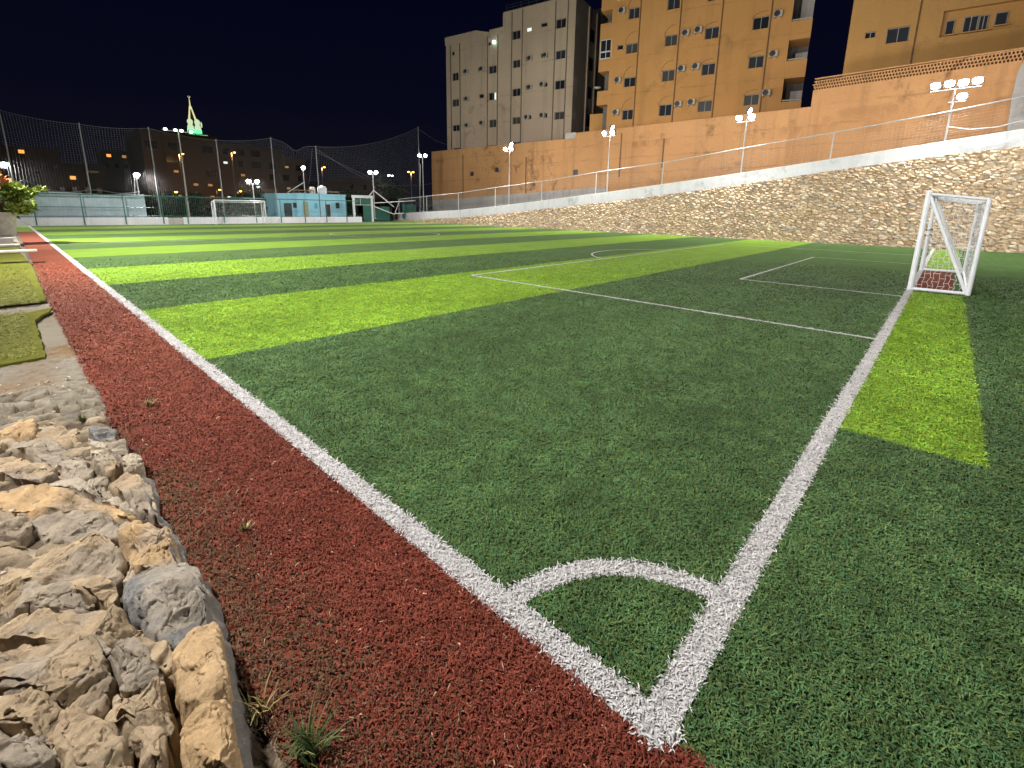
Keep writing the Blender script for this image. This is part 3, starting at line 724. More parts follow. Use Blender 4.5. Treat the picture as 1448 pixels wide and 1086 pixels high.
# ------------------------------------------------------------------ floodlights
LIGHTS = []
def lamp_light(parent, loc, target, power, col=(1,.955,.89), size=R(150), rad=.22, blend=.9, name='lamp_light'):
    ld = bpy.data.lights.new(name, 'SPOT'); ld.energy = power; ld.color = col; ld.spot_size = size; ld.spot_blend = blend; ld.shadow_soft_size = rad
    o = bpy.data.objects.new(name, ld); COL.objects.link(o); o.parent = parent; o.location = loc
    d = Vector(target); o.rotation_euler = d.to_track_quat('-Z', 'Y').to_euler()
    return o
def head(parent, c, yaw, tilt, w=.40, h=.33, lens=None):
    """flood lamp: finned housing, bracket, glass. yaw = direction of the beam"""
    M = Matrix.Translation(Vector(c)) @ Matrix.Rotation(yaw, 4, 'Z') @ Matrix.Rotation(tilt, 4, 'Y')
    def tr(mb): mb.v = [tuple(M @ Vector(v)) for v in mb.v]; return mb
    mb = MB(); mb.add([(-.14,-w*.3,-h*.3),(-.14,w*.3,-h*.3),(-.14,w*.3,h*.3),(-.14,-w*.3,h*.3),(.04,-w/2,-h/2),(.04,w/2,-h/2),(.04,w/2,h/2),(.04,-w/2,h/2)], [(3,2,1,0),(4,5,6,7),(0,1,5,4),(1,2,6,5),(2,3,7,6),(3,0,4,7)])
    for k in range(5): y = -w*.28+w*.14*k; mb.box((-.2, y-.008, -h*.25), (-.13, y+.008, h*.25))
    mb.tube([(-.05,-w/2-.02,0),(-.05,-w/2-.02,-h*.7),(-.05,w/2+.02,-h*.7),(-.05,w/2+.02,0)], .012, 5)
    o = tr(mb).build('lamp_head', M_galv, parent)
    mb = MB(); nn_ = 16; rings = ((1, .045), (.92, .085), (.6, .125), (.2, .14))
    mb.v = [(x_, k_*w*.47*math.cos(2*math.pi*j/nn_), k_*h*.47*math.sin(2*math.pi*j/nn_)) for k_, x_ in rings for j in range(nn_)]
    mb.f = [(i*nn_+j, i*nn_+(j+1) % nn_, (i+1)*nn_+(j+1) % nn_, (i+1)*nn_+j) for i in range(3) for j in range(nn_)]+[tuple(3*nn_+j for j in range(nn_))]
    tr(mb).build('lens', lens or M_lens, o)
def floodlight(base, ztop, yaw, label, kind='single', power=9000, spread=.55, r=.05, zb=None, mat=M_polewhite, tgt=None, lens=None, back=0):
    wide = dict(size=R(172), blend=.45) if back else {}
    root = empty('floodlight', base, 0)
    hgt = ztop-base[2]
    MB().tube([(0,0,0), (0,0,hgt)], r, 10, r1=r*.75).build('pole', mat, root)
    MB().box((-.14,-.14,0),(.14,.14,.03)).build('base_plate', mat, root)
    ca, sa = math.cos(yaw), math.sin(yaw); side = Vector((-sa, ca, 0)); fw = Vector((ca, sa, 0))
    if kind == 'single': offs = [(0, 0)]
    elif kind == 'pair': offs = [(-.32, 0), (.32, 0)]
    elif kind == 'triple': offs = [(-.42, 0), (.30, 0), (.05, .42)]
    else: offs = [(-.75, 0), (-.25, .03), (.25, 0), (.75, .02), (.3, -.62)]
    mb = MB(); zs = sorted({round(o[1], 1) for o in offs})
    for z in zs:
        ss = [o[0] for o in offs if round(o[1], 1) == z]; a = min(ss+[0])-.18; b = max(ss+[0])+.18
        mb.tube([side*a+Vector((0,0,hgt-.04+z)), side*b+Vector((0,0,hgt-.04+z))], .028, 6)
    if max(zs) > .1: mb.tube([(0,0,hgt-.1), (0,0,hgt+max(zs))], .03, 6)
    mb.build('crossarm', mat, root)
    for s_, z in offs: head(root, side*s_+fw*(.12 if z < .4 else -.1)+Vector((0,0,hgt+.2+z)), yaw+random.uniform(-.25,.25)+(1.9 if z > .4 else 0), spread, lens=lens)
    if power: lamp_light(root, fw*(.75 if back else .42)+Vector((0,0,hgt+.1)), (ca*1.2, sa*1.2, -.62) if tgt is None else tgt, power, **wide)
    if back: lamp_light(root, fw*-.42+Vector((0,0,hgt+.5)), (-ca, -sa, .05), back, (1,.93,.88), R(172), .22, .5)  # added fill light, aimed back to brighten the orange wall behind the pole
    return tag(root, label, 'floodlight', 'floodlights around the pitch')
PWR = 5200
floodlight((31.5, .45, float(kt(.4))-.9), 7.7, R(180), 'floodlight pole with the broad bank of lamps at the right end of the parapet', 'bank', PWR*.7, back=900)
floodlight((31.4, 9.94, float(kt(9.9))-.7), 7.2, R(180), 'floodlight pole with three lamps in front of the orange building, right of centre', 'triple', PWR*.8, back=650)
floodlight((31.5, 19.8, float(kt(19.8))-.4), 7.2, R(180), 'floodlight pole with three lamps below the left corner of the orange building', 'triple', PWR*.8, back=650)
floodlight((31.6, 30.45, float(kt(30.5))-.3), 6.8, R(180), 'floodlight pole in front of the beige building and orange wall', 'triple', PWR*.8, back=650)
f5 = floodlight((33.3, 46, .3), 7.3, R(225), 'floodlight on twin thin poles beside the left end of the orange wall', 'pair', PWR)
MB().tube([(-.55,.1,0), (-.30,.05,6.2)], .035, 8).build('pole', M_polewhite, f5)
f4 = floodlight((26.7, 46, .3), 5.0, R(250), 'floodlight standing on a white three legged frame beside the gate', 'pair', PWR*.5)
for a, b in (((0,0,3.0),(-1.2,.2,1.6)), ((0,0,3.0),(2.6,.2,1.3))): MB().tube([a, b], .06, 8).build('brace', M_polewhite, f4)
f3 = floodlight((21.2, 50.5, 2.9), 5.3, R(255), 'floodlight on the roof of the turquoise building', 'single', PWR*.5, r=.045)
MB().tube([(0,0,1.1), (-1.7,.2,0)], .035, 8).build('brace', M_polewhite, f3)
floodlight((14.6, 46, .0), 3.45, R(262), 'floodlight on a short pole behind the far goal', 'pair', PWR*.5)
f1 = floodlight((6.35, 46, 0), 3.5, R(280), 'floodlight on two thin poles above the white metal sheets', 'single', PWR*.6)
MB().tube([(-.35,0,1.2), (-.12,0,3.4)], .035, 8).build('pole', M_polewhite, f1)
floodlight((-.85, 46, 0), 3.75, R(285), 'floodlight at the left edge above the leafy bush', 'pair', PWR*.4)
# the rest of the left row and the two behind the photographer
floodlight((-4.0, 5.2, 0), 7.6, R(-15), 'floodlight of the left row, nearest to the corner', 'triple', PWR*1.6)
floodlight((-3.4, 15.0, 0), 7.4, R(0), 'floodlight of the left row, second from the corner', 'triple', PWR*3.2)
floodlight((-3.6, 26.0, 0), 7.4, R(0), 'floodlight of the left row, third from the corner', 'triple', PWR*3.4, tgt=(1.0,.22,-.5))
floodlight((5.0, -6.0, 0), 7.4, R(75), 'floodlight behind the goal line, near the corner', 'triple', PWR*.55)
floodlight((21.0, -6.5, 0), 7.4, R(62), 'floodlight behind the goal line, beyond the near goal', 'triple', PWR*.9)

# ------------------------------------------------------------------ far end: wall, fence, hoarding, net, gate, hut
fw_ = empty('perimeter_wall', (12, 44.5, 0))
MB().box((-14,0,-.05),(-4.3,.22,.52)).build('wall', M_whitewall, fw_, bevel=.01)
MB().box((-4.3,.004,-.05),(-3.3,.216,.50)).build('wall', M_concrete, fw_); MB().box((-3.3,0,-.05),(12.3,.22,.53)).build('wall', M_whitewall, fw_, bevel=.01)
tag(fw_, 'low white wall along the far end of the pitch', 'low wall')
gf = empty('green_fence', (12, 44.44, 0))
MB().tube([(-13,0,2.12),(11.9,0,2.12)], .04, 8).build('rail', M_green, gf); MB().tube([(-13,0,.62),(11.9,0,.62)], .025, 6).build('rail', M_green, gf)
MB().tube([(-13,-.02,1.25),(-5,-.02,1.25)], .022, 6).build('rail', M_green, gf)
for x in (-11.6,-9.2,-6.9,-4.6,-3.0,-.4,2.1,4.2,6.4,8.5,10.6): MB().tube([(x,0,.02),(x,0,2.14)], .035, 8).build('post', M_green, gf)
mb = MB()
for x in np.arange(-5, 11.9, .14): strand(mb, [(x,.02,.5),(x,.02,2.1)], .003)
for k in range(1, 12): strand(mb, [(-5,.02,.5+.135*k),(11.9,.02,.5+.135*k)], .003)
mb.build('wire_mesh', M_green, gf)
tag(gf, 'dark green pipe fence behind the low white wall', 'fence')
# corrugated white hoarding
mb = MB(); n = 130; vs = []
for i in range(n+1):
    x = -1.5+8.0*i/n; y = 45.05+.007*math.sin(i*1.9); vs += [(x, y, .45), (x, y, 2.22+.05*math.sin(i*.05))]
mb.add(vs, [(2*i, 2*i+2, 2*i+3, 2*i+1) for i in range(n)])
ho = mb.build('metal_hoarding', plain('pale_sheet_metal', (.36,.46,.54), .55, .25, .8, .0)); ho.modifiers.new('thick', 'SOLIDIFY').thickness = .012
mb = MB(); 
for x in (.6, 2.9, 5.1): mb.box((x-.03, 45.08, 0), (x+.03, 45.16, 2.3))
mb.build('stud', M_galv, ho)
tag(ho, 'pale corrugated metal sheet hoarding behind the green fence', 'hoarding')

tn = empty('ball_stop_net', (12, 45.2, 0))
poles = [(-.25, 7.24), (3.48, 6.89), (7.40, 7.12), (11.85, 6.75), (16.2, 7.41), (20.25, 7.1), (32.2, 10.36)]
def toph(x):
    if x < -.25: return 7.24 + (-.25-x)*.06
    for (a, za), (b, zb) in zip(poles, poles[1:]):
        if a <= x <= b:
            t = (x-a)/(b-a); s_ = (.28 if b-a < 5 else 1.15); 
            return za+(zb-za)*t - s_*4*t*(1-t)*(.5 if b-a < 5 else .62) - (.55*math.exp(-((x-18.3)/.7)**2) if 16.2 < x < 20.2 else 0)
    return poles[-1][1]
for x, z in poles: MB().tube([(x-12,0,0),(x-12,0,z+.08)], .055 if x < 30 else .07, 8, r1=.04).build('pole', M_galv, tn)
MB().tube([(x-12, 0, toph(x)) for x in np.arange(-4, 32.21, .2)], .012, 4).build('top_cable', M_cable, tn)
MB().tube([(x-12, -.02, 2.35+.55*math.exp(-((x-.2)/.5)**2)+.1*math.sin(x*2.1)) for x in np.arange(-1.5, 6.4, .2)], .03, 5).build('bottom_rope', M_cable, tn)
mb = MB()
for i, x in enumerate(np.arange(-4, 32.2, .15)):
    zb = 2.4 if x < 6.3 else .7; zt2 = toph(x)
    if x > 20.3: zb = 2.4
    if 18.2 < x < 20.2: zb = zt2-1.2
    strand(mb, [(x-12+.05*math.sin(x*2+z_*3), .06*math.sin(x*.9+z_*4), zb+(zt2-zb)*z_) for z_ in (0,.25,.5,.75,1)], .0045 if x < 8 else .0032)
for k in range(1, 30):
    strand(mb, [(x-12, .06*math.sin(x*.9), 2.4+(toph(x)-2.4)*k/30) for x in np.arange(-4, 32.2, .6)], .0024)
mb.build('net', M_blacknet, tn)
mb = MB()
for a, b in (((20.25-12,0,6.6),(31-12,.3,3.2)), ((20.25-12,0,6.9),(27.6-12,.3,3.6)), ((16.5-12,0,4.6),(17.6-12,.2,2.6)), ((19.9-12,0,6.9),(19.2-12,.1,2.9)), ((32.2-12,0,10.2),(37.2-12,-.3,8.7)), ((26.9-12,.1,3.8),(37.8-12,.2,4.9))): mb.tube([a, ((a[0]+b[0])/2, 0, (a[2]+b[2])/2-.25), b], .012, 4)
mb.build('stay_cable', M_cable, tn)
tag(tn, 'tall dark ball stop net hung between steel poles at the far end', 'ball net')

# turquoise hut
bh = empty('changing_hut', (19.3, 48, 0), R(5)); 
def bx(name, a, b, mat, parent=bh, bevel=0): return MB().box(a, b).build(name, mat, parent, bevel=bevel)
bx('wall', (0,0,0),(5.4,4,2.62), M_blue); bx('cornice', (-.06,-.06,2.62),(5.46,4.06,2.80), M_blue, bevel=.01)
lw = empty('x', (0,0,0)); bpy.data.objects.remove(lw)
mb = MB(); mb.add([(0,.002,0),(-1.75,.7,0),(-1.75,.7,2.74),(0,.002,2.74),(0,4,0),(-1.75,4,0),(-1.75,4,2.74),(0,4,2.74)], [(1,0,3,2),(0,4,7,3),(5,1,2,6),(3,7,6,2)]); mb.build('side_wing', M_blue, bh)
bx('door', (.55,-.05,.1),(1.05,.05,1.95), plain('yellow_door', (.30,.28,.16), .6, .3, 3)); bx('door', (2.95,-.06,.05),(3.5,.05,1.75), M_door); bx('door_frame', (2.88,-.03,.05),(3.57,.04,1.84), M_white)  # first door has a plain yellowish base colour, the second is dark
bx('window', (4.2,-.04,1.35),(4.62,.05,1.95), M_pane); bx('notice_board', (1.75,-.04,1.3),(2.1,.04,1.85), plain('teal_board', (.08,.34,.40), .6, .2, 3))
mb = MB(); mb.add([(-.55,.17,.25),(-1.2,.43,.25),(-1.2,.43,1.8),(-.55,.17,1.8)], [(0,1,2,3)]); mb.build('doorway', M_door, bh)
mb = MB(); mb.add([(-.12,.0,1.35),(-.42,.12,1.35),(-.42,.12,1.85),(-.12,.0,1.85)], [(0,1,2,3)]); mb.build('window', M_pane, bh)
mb = MB(); mb.box((-1.6,.9,2.81),(-1.5,3.9,3.15)); mb.box((-.2,.3,3.05),(2.0,.36,3.15)); mb.box((3.2,.3,3.0),(4.9,.36,3.12))
for x in (-.2,.4,1,1.6,1.95,3.2,4,4.85): mb.box((x,.3,2.80),(x+.05,.36,3.06))
mb.build('roof_railing', M_pipe, bh)
tag(bh, 'low turquoise painted hut with dark doorways behind the far wall', 'hut')
wt = MB().lathe([(0,0),(.42,0),(.46,.15),(.46,.62),(.36,.78),(.12,.86),(.1,.92),(0,.92)], 20); w1 = wt.build('water_tank', M_white, smooth=False); w1.location = (22.35, 48.9, 2.80)
tag(w1, 'round white water tank on the roof of the turquoise hut', 'water tank')
w2 = MB().lathe([(0,0),(.26,0),(.28,.1),(.28,.55),(.2,.68),(0,.7)], 16).build('water_drum', M_ac); w2.location = (21.35, 49, 2.80)
tag(w2, 'small cream drum left of the white tank on the hut roof', 'drum')

# gate
gt = empty('gate_frame', (25, 45.3, 0))
for x in (-1.1, 1.0): MB().box((x-.09,-.09,0),(x+.09,.09,2.45)).build('post', M_white, gt)
MB().box((-1.25,-.11,2.45),(1.15,.11,2.72)).build('lintel', M_white, gt); MB().box((-.95,-.02,1.72),(.88,.02,1.78)).build('rail', M_polewhite, gt)
MB().box((-.05,-.03,.05),(.86,.03,1.68)).build('gate_leaf', M_greencloth, gt); MB().box((-.97,-.03,1.84),(.86,.0,2.4)).build('gate_panel', M_greencloth, gt)
MB().tube([(-.35,-.05,1.7),(-.35,-.05,2.4)], .03, 6).build('rail', M_polewhite, gt)
tag(gt, 'white framed gate with green sheets between the hut and the ramp', 'gate')
gs = empty('stair_fence', (29, 46, 0))
for a, b in (((-2.6,0,1.95),(3.3,.3,2.35)), ((-2.6,0,1.7),(.2,0,.75)), ((.2,0,.75),(.9,0,2.2)), ((.2,0,.85),(1.5,0,.9))): MB().tube([a,b], .045, 8).build('rail', M_polewhite, gs)
for x, z in ((-2.4,2.0),(.15,.8),(1.5,2.1)): MB().tube([(x,0,0),(x,0,z)], .04, 8).build('post', M_green, gs)
MB().box((-2.3,.3,.1),(-.2,.34,1.6)).build('sheet', M_greencloth, gs); MB().box((1.55,.4,.3),(3.5,.44,1.9)).build('sheet', M_greencloth, gs)
tag(gs, 'pipe railings and green sheeting at the foot of the ramp', 'railing')

# ------------------------------------------------------------------ distance: apartments, trees, street lamps, clock tower
def apartments(name, x0, x1, y, z1, steps, label, lit, mat, nfl=6, seed=1):
    rs = random.Random(seed); root = empty(name, (x0, y, 0)); w = x1-x0
    for a, b, z in steps: MB().box((a*w+.005, 0, -1), (b*w-.005, 16, z)).build('wall', mat, root); MB().box((a*w-.1, -.15, z), (b*w+.1, 16.1, z+.7)).build('parapet', mat, root)
    n = int(w/3.2); fr = MB(); lt = []
    for f in range(nfl):
        for k in range(n):
            u = (k+.5)*w/n + rs.uniform(-.3, .3); z = z1-2.6-f*2.5; ww = rs.choice((.5,.7,1.0))
            st = [s for s in steps if s[0]*w <= u <= s[1]*w]
            if not st or z+1.5 > st[0][2]: continue
            a = (u-ww, -.06, z); b = (u+ww, -.003, z+1.35)
            if (k, f) in lit: MB().box((u-.4, -.06, z+.5), (u+.4, -.003, z+.95)).build('lit_window', M_litwarm if rs.random() < .7 else M_lit, root)
            elif rs.random() < .72: MB().box(a, b).build('window', M_pane, root)
    return tag(root, label, 'apartment building')
apartments('apartment_building', 20.0, 52.5, 120, 15, [(0,.42,15.2),(.42,.83,14.0),(.83,1.0,12.2)], 'dim brown apartment block far behind the net and far goal', {(1,2),(3,4),(4,4),(6,3),(8,1),(2,3),(3,3),(5,2),(5,4),(7,4),(0,4),(1,4),(6,4),(8,3),(4,1)}, M_brown_apt, 5, 3)
apartments('apartment_building', 8, 17.5, 150, 10, [(0,1,9.5)], 'low dark building far behind the metal hoarding', {(0,0)}, M_brown_apt, 3, 5)
apartments('apartment_building', 60, 82, 128, 9, [(0,.4,7.4),(.4,1,9.0)], 'dim low houses far off between the hut and the orange wall', {(1,1),(4,0)}, M_brown_apt, 3, 8)

M_leaf = attr_mat('leaf', .6, .3)
def leaf_cloud(name, blobs, n, size, cols, parent=None, seed=0, up=.35):
    r = np.random.default_rng(seed); V = []; Cc = []
    per = [int(n*b[3]**2/sum(q[3]**2 for q in blobs)) for b in blobs]
    for (bx_, by_, bz_, br, fz), k in zip(blobs, per):
        d = r.normal(size=(k, 3)); d /= np.linalg.norm(d, axis=1)[:, None]; rad = br*r.uniform(.35, 1.08, k)**.7
        c = np.array([bx_, by_, bz_]) + d*rad[:, None]*np.array([1, 1, fz])
        a = r.normal(size=(k, 3)) + d*.8 + np.array([0,0,up]); a /= np.linalg.norm(a, axis=1)[:, None]
        b = np.cross(a, r.normal(size=(k, 3))); b /= np.linalg.norm(b, axis=1)[:, None]; s = size*r.uniform(.6, 1.5, k)[:, None]
        nn = np.cross(a, b)
        q = np.stack([c-a*s*.2, c+a*s*.4+b*s*.32+nn*s*.08, c+a*s*1.2, c+a*s*.4-b*s*.32+nn*s*.08], 1); V.append(q.reshape(-1, 3))
        ci = np.array(cols)[r.integers(0, len(cols), k)]*r.uniform(.6, 1.35, k)[:, None]; Cc.append(np.repeat(ci, 4, 0))
    V = np.concatenate(V); Cc = np.concatenate(Cc)
    return np_mesh(name, V, np.arange(len(V)).reshape(-1, 4), M_leaf, parent, Cc, False)
M_bark = plain('bark', (.12,.08,.05), .9, .4, 5)
def tree(x, y, h, w, label, seed):
    r = random.Random(seed); root = empty('tree', (x, y, 0)); mb = MB()
    mb.tube([(0,0,-.1),(r.uniform(-.1,.1),0,h*.3),(r.uniform(-.2,.2),.1,h*.62)], .16, 8, r1=.06)
    for k in range(5): a = k*1.3; mb.tube([(0,0,h*(.3+.06*k)), (w*.35*math.cos(a), w*.35*math.sin(a), h*(.55+.07*k))], .06, 6, r1=.02)
    mb.build('trunk', M_bark, root)
    bl = [(r.uniform(-w,w)*.5, r.uniform(-w,w)*.4, h*r.uniform(.42,.9), w*r.uniform(.22,.40), .8) for _ in range(11)]
    leaf_cloud('crown', bl, 1500, .28, [(.018,.034,.013),(.025,.045,.016),(.012,.026,.011)], root, seed)
    return tag(root, label, 'tree')
tree(36.5, 58, 4.8, 3.6, 'dark tree beside the left end of the orange wall', 2)
tree(31, 60, 3.4, 3.2, 'dark bush tree behind the railings of the gate', 4)
tree(16.4, 52, 2.7, 3.0, 'dark bush left of the turquoise hut', 6)
tree(10.2, 54, 2.4, 3.4, 'dark bush behind the green fence and far goal', 9)
hedge_blobs = [(x, 62+1.5*math.sin(x), 1.0+.3*math.sin(x*1.7), 1.3, .8) for x in np.arange(-6, 36, 1.6)]
tag(leaf_cloud('undergrowth', hedge_blobs, 9000, .22, [(.010,.020,.009),(.014,.024,.010)], None, 12), 'dark undergrowth beyond the far fence', 'undergrowth', kind='stuff')

def street_lamp(px, py, Y, label, heads=1, power=2500, base=0, col='orange', r=.07):
    p = at(px, py, (0,1,0), Y); root = empty('street_lamp', (p.x, Y, base)); h = p.z-base
    MB().tube([(0,0,0),(0,0,h)], r, 8, r1=r*.6).build('pole', M_galv, root)
    mb = MB(); mb.tube([(-.5*(heads > 1),0,h),(.5,0,h+.08)], .04, 6); mb.build('arm', M_galv, root)
    for k in range(heads):
        x = (.5 if k == 0 else -.5); lh = MB().box((x-.22,-.12,h+.02),(x+.22,.12,h+.14)).build('lamp_head', M_galv, root, bevel=.03)
        MB().lathe([(0,-.14),(.13,-.12),(.2,-.04),(.2,.018)], 14, (x,0,h)).build('lens', M_orange_lamp if col == 'orange' else M_lens, lh)
    if power: lamp_light(root, (0,-.1,h-.25), (0,.5,-1), power, (1,.5,.15) if col == 'orange' else (.9,1,.85), R(178), .25)
    return tag(root, label, 'street lamp', 'lamps in the streets beyond the pitch')
street_lamp(253, 217, 96, 'orange street lamp glowing in front of the left part of the brown block', 1, 2600)
street_lamp(327, 215, 96, 'orange street lamp glowing in front of the middle of the brown block', 1, 2600)
street_lamp(455, 236, 92, 'orange street lamp right behind the hut roof', 1, 1500)
street_lamp(581, 243, 75, 'twin headed orange street lamp left of the orange wall', 2, 1200)
street_lamp(552, 248, 110, 'twin headed pale street lamp beside the tripod floodlight', 2, 0, col='white', r=.05)
street_lamp(243, 271, 80, 'low orange street lamp above the green fence, left of the far goal', 1, 300)
street_lamp(336, 270, 85, 'low orange street lamp above the far goal', 1, 300)
street_lamp(388, 277, 60, 'small orange lamp at the left corner of the hut', 1, 150)
street_lamp(216, 293, 70, 'faint orange lamp low behind the fence beside the hoarding', 1, 200)
for px_, py_, Y_, lb_ in ((262, 292, 90, 'low orange lamp between the hoarding and the far goal'), (306, 268, 88, 'low orange lamp above the left half of the far goal'), (372, 288, 84, 'low orange lamp right of the far goal'), (232, 300, 74, 'faint lamp low behind the fence, next to the hoarding end'), (382, 297, 78, 'faint lamp low behind the fence, left of the hut')):
    street_lamp(px_, py_, Y_, lb_, 1, 60, r=.05)
# tall mast with a T of four lamps
p = at(252, 186, (0,1,0), 52); mp = empty('light_mast', (p.x, 52, 0)); h = p.z
MB().tube([(0,0,0),(0,0,h)], .08, 8, r1=.05).build('pole', M_ac, mp); MB().tube([(-1.1,0,h),(1.1,0,h)], .04, 6).build('crossarm', M_ac, mp)
for x in (-1.0,-.25,.2,.95): head(mp, (x,-.1,h+.1), R(-70), .5, .34, .26, emit('mast_lamp', (.85,1,.75), 7))
tag(mp, 'tall thin mast with four lamps on a crossbar behind the far fence', 'light mast')
# strings of small lights on the dark slope (windows of far houses)
def far_house(px, py, Y, w, h, label, lit, mat=M_brown_apt):
    p = at(px, py, (0,1,0), Y); root = empty('house', (p.x, Y, 0)); top = p.z+h
    MB().box((-w/2,0,-1),(w/2,8,top)).build('wall', mat, root); MB().box((-w/2-.2,-.2,top),(w/2+.2,8.2,top+.4)).build('roof', mat, root)
    for k in range(lit): x = -w/2+w*(k+.5)/lit; MB().box((x-.45,-.07,p.z-.4),(x+.45,-.004,p.z+.3)).build('lit_window', M_litorange if k % 2 == 0 else M_litwarm, root)
    for k in range(int(w/2)): x = -w/2+1+2*k; MB().box((x-.4,-.05,p.z-3.2),(x+.4,-.004,p.z-2)).build('window', M_pane, root)
    return tag(root, label, 'house')
M_litorange = emit('lit_window_orange', (1,.36,.08), 1.6)
far_house(186, 222, 170, 13, 1.0, 'dark house with a row of orange lit windows, left of the brown block', 4)
far_house(30, 214, 150, 12, .6, 'dark house with one pale lit window at the far left', 1)
far_house(103, 251, 140, 10, .8, 'dark low house with one lit window behind the hoarding', 1)
far_house(350, 297, 100, 9, .3, 'low roadside shop with orange lights behind the far goal', 4)
far_house(296, 296, 104, 10, .3, 'low roadside shop with orange lights left of the far goal', 4)
# parked white car beyond the fence
cr = empty('parked_car', (at(322,304,(0,1,0),66).x, 66, 0))
prof = [(-2.1,.35),(-2.1,.8),(-1.9,.92),(-1.2,1.0),(-.65,1.42),(.75,1.45),(1.45,1.02),(2.0,.9),(2.12,.7),(2.12,.35)]
mb = MB(); n = len(prof); mb.add([(x,-.8,z) for x,z in prof]+[(x,.8,z) for x,z in prof], [tuple(range(n)), tuple(range(2*n-1,n-1,-1))]+[(i,n+i,n+(i+1)%n,(i+1)%n) for i in range(n)]); mb.build('body', M_white, cr, bevel=.05)
mb = MB(); mb.add([(-1.0,-.81,1.0),(1.2,-.81,1.02),(.7,-.81,1.38),(-.6,-.81,1.36)], [(0,1,2,3)]); mb.build('side_window', M_pane, cr)
for x in (-1.35,1.3):
    for y in (-.78,.6): MB().tube([(x,y-.05,.32),(x,y+.2,.32)], .32, 16).build('wheel', M_dark, cr)
tag(cr, 'white car parked beyond the far fence, seen through the goal', 'car')

# clock tower far away, lit in green and gold
def tower():
    Y = 600; a = lambda x, y: at(x, y, (0,1,0), Y)
    c = a(278, 192); root = empty('clock_tower', (c.x, Y, 0)); z0 = c.z; S = 1.0
    Mg = emit('green_light', (.15,1,.35), 1.6); Mw = emit('pale_green_light', (.78,1,.60), .8); My = emit('gold_light', (1,.92,.46), .85); Ms = plain('tower_stone', (.05,.05,.05), .8, .2, .1)
    MB().box((-8.6,-6,-2),(8.8,14,z0-1.4)).build('shaft', Ms, root)
    MB().box((-8.4,-7,z0-1.2),(-3.2,-6.2,z0+.7)).build('light_band', Mg, root); MB().box((-2.0,-7,z0-1.3),(8.6,-6.2,z0+.6)).build('light_band', Mg, root)
    MB().box((-8.5,-6.1,z0-1.35),(8.7,13,z0+1.6)).build('cornice', Ms, root)
    hgt = a(273,138).z-z0
    for x in (-5.0, 1.5):
        MB().lathe([(2.7,2),(3.1,5),(2.8,8.5),(1.9,10.5),(2.6,13),(2.4,14.6),(1.1,16),(0,16.6)], 14, (x, -2, z0)).build('turret', Mw, root)
        MB().lathe([(3.15,1.4),(3.3,4),(3.05,6)], 14, (x, -2.2, z0)).build('turret_light', Mg, root)
    MB().lathe([(.6,9),(.8,12.5),(0,15)], 10, (5.6, 0, z0)).build('pinnacle', Mw, root)
    MB().lathe([(5.2,1),(4.4,8),(2.4,16),(1.3,24),(.7,31),(0,33)], 8, (-1.9, 6, z0)).build('spire_core', plain('tower_crown', (.05,.06,.045), .8, .2, .1), root)
    for s_ in (-1, 1): MB().tube([(-1.9+s_*3.2,0,z0+14),(-2.2+s_*1.9,0,z0+21),(-2.6+s_*.5,0,z0+29)], 1.0, 6, r1=.5).build('spire_leg', My, root)
    MB().tube([(-2.6,0,z0+26),(-2.6,0,z0+hgt-.5)], .8, 6, r1=.2).build('spire', My, root)
    mb = MB(); mb.tube([(-2.6+.9*math.cos(t),0,z0+hgt+.3+.9*math.sin(t)) for t in np.linspace(2.4,7.0,11)], .24, 5); mb.build('crescent', My, root)
    tag(root, 'distant clock tower crowned with green and gold lights', 'tower')
tower()

# ------------------------------------------------------------------ near left: stones, rubble, rugs, bench, planter
def rub():
    xs = np.arange(-3.6, -.80, .014); ys = np.arange(4.0, 6.8, .014)
    X, Y = np.meshgrid(xs, ys, indexing='ij'); wx = X+.1*(fbm(X, Y, 3, 2)-.5); wy = Y+.1*(fbm(X, Y, 3, 4)-.5)
    f1, f2, ci, cj, du, dv = cells(wx/.15, wy/.085, 71); e = np.clip((f2-f1)/.35, 0, 1); h = hash2(ci, cj, 72)
    flat = np.clip((Y-4.75)/.5 + .8*(vnoise(X, Y, 2.2, 91)-.5), 0, 1)
    Z = (1-flat)*(np.clip(e*3, 0, 1)*(.012+.045*h) + np.clip(e*3, 0, 1)*((hash2(ci, cj, 75)-.5)*du*.12+(hash2(ci, cj, 76)-.3)*dv*.06)) + .02*(fbm(X, Y, 5, 6)-.5) + .030*(fbm(X, Y, 22, 16)-.5) + .012*np.abs(2*fbm(X, Y, 16, 26)-1)
    fade = np.clip((X+.80)/-.05, 0, 1); Z = Z*fade - (1-fade)*.03; Z = Z*np.clip((Y-4.0)/.25, 0, 1) - .02*np.clip((4.25-Y)/.25, 0, 1)
    grey = np.array([.19,.168,.132]); dirt = np.array([.17,.105,.05]); pale = np.array([.25,.222,.18])
    d = np.clip((vnoise(X, Y, 1.7, 55)-.42)*4, 0, 1)[..., None]
    c = grey*(.65+.6*h)[..., None]; c = c*(1-flat[..., None]) + flat[..., None]*(dirt*(1-d)+pale*d*.8); c = np.where((e < .2)[..., None] & (flat[..., None] < .5), dirt*.6, c)
    c *= (.8+.4*fbm(X, Y, 14, 44))[..., None]
    tag(np_mesh('rubble_ground', np.stack([X, Y, Z], -1).reshape(-1, 3), grid_faces(len(xs), len(ys)), attr_mat('rubble_dirt', .95, .15, (22, .5, .02), 14), col=c.reshape(-1, 3)), 'broken grey rubble and brown dirt beside the red strip', 'rubble', kind='structure')
rub()
sheet('dirt_strip', [(-6,-6),(-.84,-6),(-.82,36),(-6,36)], -.03, stucco('dirt_and_screed', (.16,.135,.098), (.22,.195,.15), (.12,.075,.04), 3, .9), label='strip of dry dirt and pale screed left of the red turf', cat='dirt')

